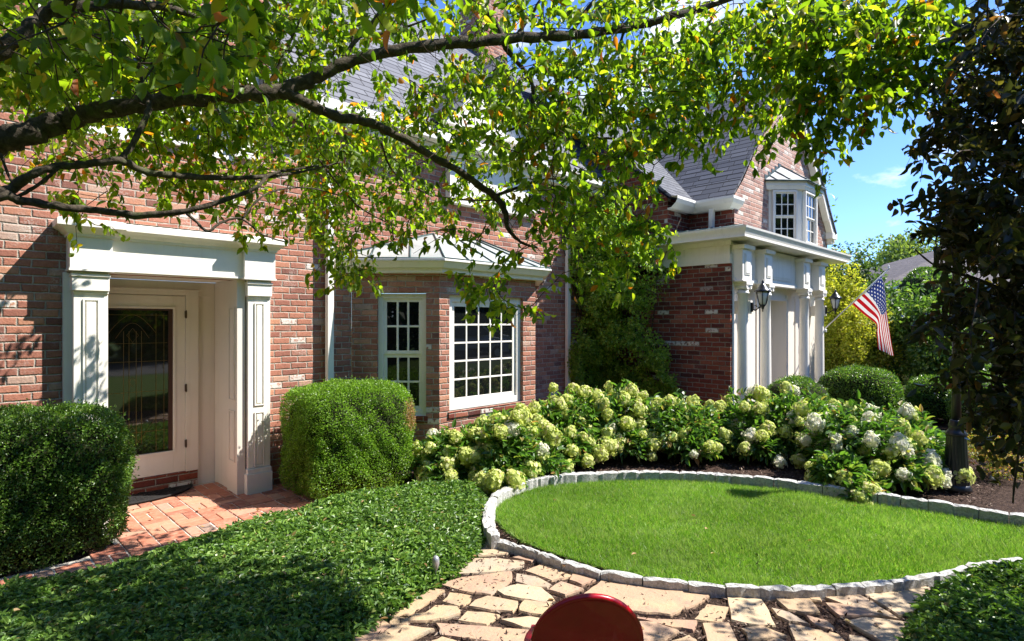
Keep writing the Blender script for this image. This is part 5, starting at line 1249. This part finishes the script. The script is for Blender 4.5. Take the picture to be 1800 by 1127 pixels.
BR = [
 [(-330, 420, 2.4, 80), (-200, 330, 2.45, 64), (-60, 262, 2.6, 56), (0, 250, 2.6, 52), (70, 225, 2.65, 46), (130, 205, 2.7, 40), (200, 190, 2.7, 36), (290, 175, 2.75, 34), (390, 168, 2.8, 32), (480, 160, 2.9, 32), (540, 143, 3, 28), (600, 115, 3.05, 24), (680, 90, 3.1, 22), (790, 77, 3.2, 23), (900, 68, 3.3, 21), (1000, 62, 3.4, 19), (1100, 48, 3.5, 17), (1180, 30, 3.5, 15), (1260, 6, 3.6, 13), (1340, -25, 3.7, 9)],
 [(490, 160, 2.9, 22), (530, 178, 2.95, 22), (590, 205, 3.1, 20), (650, 216, 3.2, 19), (700, 240, 3.3, 17), (760, 275, 3.4, 15), (820, 310, 3.5, 14), (868, 345, 3.6, 14), (888, 372, 3.7, 12), (892, 400, 3.8, 9), (915, 425, 3.9, 6), (945, 436, 4.0, 4)],
 [(868, 345, 3.6, 8), (910, 330, 3.7, 6), (960, 315, 3.8, 4), (1000, 318, 3.9, 3)],
 [(-200, 420, 2.3, 26), (-20, 345, 2.35, 22), (15, 335, 2.4, 22), (60, 305, 2.4, 17), (105, 292, 2.45, 15), (150, 290, 2.45, 15), (210, 283, 2.5, 15), (260, 303, 2.6, 13), (330, 310, 2.7, 12), (400, 313, 2.8, 10), (470, 310, 2.9, 8), (530, 302, 3.1, 5), (600, 285, 3.3, 3)],
 [(210, 283, 2.5, 13), (235, 250, 2.55, 11), (255, 210, 2.6, 12), (262, 180, 2.7, 12), (250, 150, 2.7, 11), (245, 105, 2.7, 8), (255, 60, 2.7, 5)],
 [(-160, 440, 2.3, 24), (-10, 350, 2.35, 20), (40, 353, 2.4, 17), (100, 362, 2.4, 15), (170, 370, 2.5, 14), (250, 379, 2.55, 14), (330, 370, 2.6, 11), (400, 350, 2.7, 9), (450, 330, 2.8, 8), (480, 305, 2.9, 6), (560, 292, 3.1, 4)],
 [(325, 372, 2.6, 6), (345, 390, 2.6, 6), (365, 406, 2.6, 6), (392, 390, 2.65, 5), (425, 385, 2.7, 4), (460, 412, 2.75, 3), (500, 425, 2.8, 3)],
 [(425, 385, 2.7, 4), (470, 340, 2.8, 4), (540, 330, 3.0, 3), (600, 345, 3.2, 2)],
 [(780, -40, 3.3, 12), (820, -8, 3.3, 11), (845, 12, 3.3, 11), (868, 35, 3.3, 11), (882, 64, 3.3, 12), (890, 85, 3.35, 12), (905, 105, 3.4, 10), (922, 125, 3.5, 9), (935, 150, 3.6, 8), (938, 190, 3.7, 7), (945, 218, 3.8, 7), (965, 233, 3.9, 6), (1020, 245, 4.0, 5), (1080, 244, 4.1, 5), (1110, 262, 4.2, 4), (1150, 290, 4.2, 3)],
 [(925, 128, 3.5, 7), (965, 120, 3.6, 7), (1000, 128, 3.7, 6), (1030, 142, 3.8, 5), (1100, 147, 3.9, 5), (1180, 160, 4.0, 4), (1240, 172, 4.0, 3)],
 [(1030, 142, 3.8, 5), (1040, 190, 3.9, 4), (1055, 225, 4.0, 3), (1062, 250, 4.1, 2)],
 [(935, 205, 3.7, 6), (905, 225, 3.8, 5), (885, 228, 3.8, 4), (888, 185, 3.8, 4), (910, 160, 3.8, 4)],
 [(595, 118, 3.05, 10), (622, 75, 3.1, 9), (650, 45, 3.1, 8), (690, -10, 3.1, 6)], [(630, 65, 3.1, 7), (700, 52, 3.2, 5), (760, 30, 3.2, 3)], [(620, 80, 3.1, 7), (622, 30, 3.1, 6), (618, -20, 3.1, 5)],
 [(470, 155, 2.9, 9), (490, 115, 2.9, 7), (505, 85, 2.9, 6), (530, 30, 2.9, 3)],
 [(1000, 62, 3.4, 9), (1030, 20, 3.4, 8), (1060, -20, 3.4, 6)], [(905, 66, 3.3, 8), (935, 25, 3.3, 6), (960, -20, 3.3, 5)],
 [(1345, -30, 3.6, 12), (1355, 5, 3.6, 11), (1368, 45, 3.6, 10), (1385, 72, 3.6, 9), (1394, 100, 3.6, 8), (1402, 130, 3.6, 7), (1414, 145, 3.6, 6), (1413, 178, 3.6, 4)],
 [(1388, 62, 3.6, 6), (1430, 50, 3.5, 5), (1480, 42, 3.4, 4), (1520, 85, 3.4, 3)],
 [(1405, 95, 3.6, 5), (1460, 115, 3.5, 5), (1490, 135, 3.5, 3)], [(1510, 88, 3.5, 6), (1560, 80, 3.4, 5), (1620, 74, 3.3, 3), (1660, 80, 3.3, 2)],
 [(-120, 120, 1.9, 50), (-20, 95, 1.9, 36), (40, 60, 1.95, 28), (80, 25, 2.0, 25), (130, -10, 2.0, 22)], [(90, 20, 2.0, 22), (180, 8, 2.1, 20), (260, 10, 2.2, 17), (320, 20, 2.3, 13), (400, 60, 2.4, 6)],
 [(-100, 110, 1.7, 12), (0, 84, 1.7, 8), (100, 70, 1.7, 5), (160, 60, 1.7, 3)],
 [(670, 250, 3.6, 5), (690, 300, 4.0, 4), (740, 335, 4.3, 4), (800, 350, 4.4, 5), (868, 352, 4.4, 3)],
 [(560, 280, 3.6, 4), (600, 330, 4.0, 4), (640, 370, 4.4, 3), (700, 400, 4.5, 2)],
 [(0, 270, 2.5, 6), (20, 320, 2.5, 5)], [(110, 290, 2.45, 6), (60, 330, 2.4, 7), (20, 350, 2.4, 8)],
 [(1100, 48, 3.5, 7), (1080, 100, 3.6, 5), (1060, 130, 3.7, 3)], [(1270, 40, 3.6, 5), (1300, 90, 3.6, 4), (1330, 150, 3.6, 3), (1320, 190, 3.6, 2)],
]
#        0         1         2         3
#        012345678901234567890123456789012345
DEN = ['888888888877644444556888888888877500',
       '888888887764322344566777888877776400',
       '888888877764322344455666666777665300',
       '566665666654434556777655544554331000',
       '344556777777755665666665321232100000',
       '123333456778777665554443100120000000',
       '001222345688877665545450000000000000',
       '001100002456765434443450000000000000',
       '000000000014520220333331000000000000',
       '000000000001310022123220000000000000',
       '000000000000000033200000000000000000']
def dogdepth(px, py, r_):
    if px < 450: d = 2.6 if py < 200 else 2.9; return max(1.3, d+r_.normal(0, .55)) if py < 150 else d+abs(r_.normal(0, .8))
    if px < 900:
        if py > 380 and px > 680: return 3.35+r_.normal(0, .22)
        d = 3.2+1.2*min(1, max(0, (py-60)/260)); return min(4.9, max(2.8, d+r_.normal(0, .4)))
    if px < 1250: return min(4.0, max(2.7, 3.35+r_.normal(0, .28)))
    if px > 1400: return max(2.35, 2.75+r_.normal(0, .15))
    return max(2.7, 3.2+r_.normal(0, .2))
BR = [[(a, b, (2.8 if a > 1440 else 3.15 if a > 1330 else min(c, 3.55)) if a > 860 else c, w) for a, b, c, w in br] for br in BR]
def over(r_):     # unseen crown above the picture, clusters added to shade the upper-left leaves
    out = []
    for _ in range(260):
        px, py, d = r_.uniform(-400, 900), -r_.uniform(20, 600), r_.uniform(1.3, 2.9); out.append(np.array(PD(px, py, d)))
    for _ in range(330): px, py, d = r_.uniform(200, 1200), -r_.uniform(120, 900), r_.uniform(1.3, 2.3); out.append(np.array(PD(px, py, d)))
    for _ in range(22): px, py, d = r_.uniform(-40, 420), r_.uniform(-60, 110), r_.uniform(1.25, 1.7); out.append(np.array(PD(px, py, d)))
    return out
tr0 = PG(-900, 1240); tp1 = PD(-330, 420, 2.4)
leafy_tree('dogwood_tree', 'spreading dogwood tree whose branches and yellow-green leaves hang over the front of the house', BR, DEN, 0, 0, 50, dogdepth, m_dog, .054, 1.5, 15,
  [Vector((-1.35, 2.9, 0)), Vector((-1.2, 2.85, .8)), Vector((-.95, 2.7, 1.6)), Vector(PD(-330, 420, 2.4))], (.16, .11), extra=over)

# ---- dark copper-leaved tree at the right
DB = [[(1960, 900, 2.7, 40), (1930, 700, 2.7, 38), (1900, 450, 2.7, 34), (1860, 200, 2.7, 30), (1830, -60, 2.7, 24)],
 [(1920, 640, 2.7, 14), (1840, 560, 2.6, 10), (1740, 500, 2.6, 7), (1650, 470, 2.6, 4), (1610, 440, 2.6, 3)],
 [(1900, 450, 2.7, 14), (1820, 360, 2.6, 9), (1730, 300, 2.6, 6), (1640, 240, 2.6, 4)], [(1870, 250, 2.7, 12), (1790, 180, 2.6, 8), (1700, 130, 2.6, 4), (1640, 110, 2.6, 3)],
 [(1940, 760, 2.7, 10), (1850, 700, 2.6, 8), (1740, 660, 2.6, 6), (1680, 650, 2.6, 3)], [(1850, 700, 2.6, 8), (1800, 760, 2.5, 5), (1785, 840, 2.5, 4), (1780, 885, 2.5, 3)],
 [(1840, 560, 2.6, 8), (1760, 600, 2.5, 5), (1690, 640, 2.5, 3)], [(1860, 200, 2.7, 10), (1790, 60, 2.7, 7), (1720, 10, 2.7, 4)]]
#  px 1560.. step 40
DD = ['0003588999999', '0002478999999', '0014577999999', '0126677999999', '0347778999999', '0367778999999', '0368889999999', '0268889999999', '0168999999999', '0178999999999',
      '0178999999999', '0078999999999', '0069999999999', '0048999999999', '0028999999999', '0018999999999', '0016899999999', '0003799999999', '0000369999999', '0000256999999', '0000013699999', '0000001388999', '0000000146776']
leafy_tree('copper_beech', 'dark purple-leaved tree filling the right edge in shade', DB, DD, 1570, 0, 40, lambda px, py, r_: 2.6+r_.normal(0, .22), m_dark, .052, .62, 15,
  [Vector(PG(1960, 1230)), PD(1950, 900, 2.7), PD(1930, 650, 2.7)], (.09, .06), hangf=.30, twl=(.14, .3), seed=11,
  extra=lambda r_: [np.array(PD(r_.uniform(1700, 2500), r_.uniform(-250, 500), r_.uniform(1.9, 2.6))) for _ in range(300)]+[np.array(PD(r_.uniform(1880, 2400), r_.uniform(150, 700), r_.uniform(3.1, 3.8))) for _ in range(130)])  # second batch: unseen foliage added to dapple the path and mound
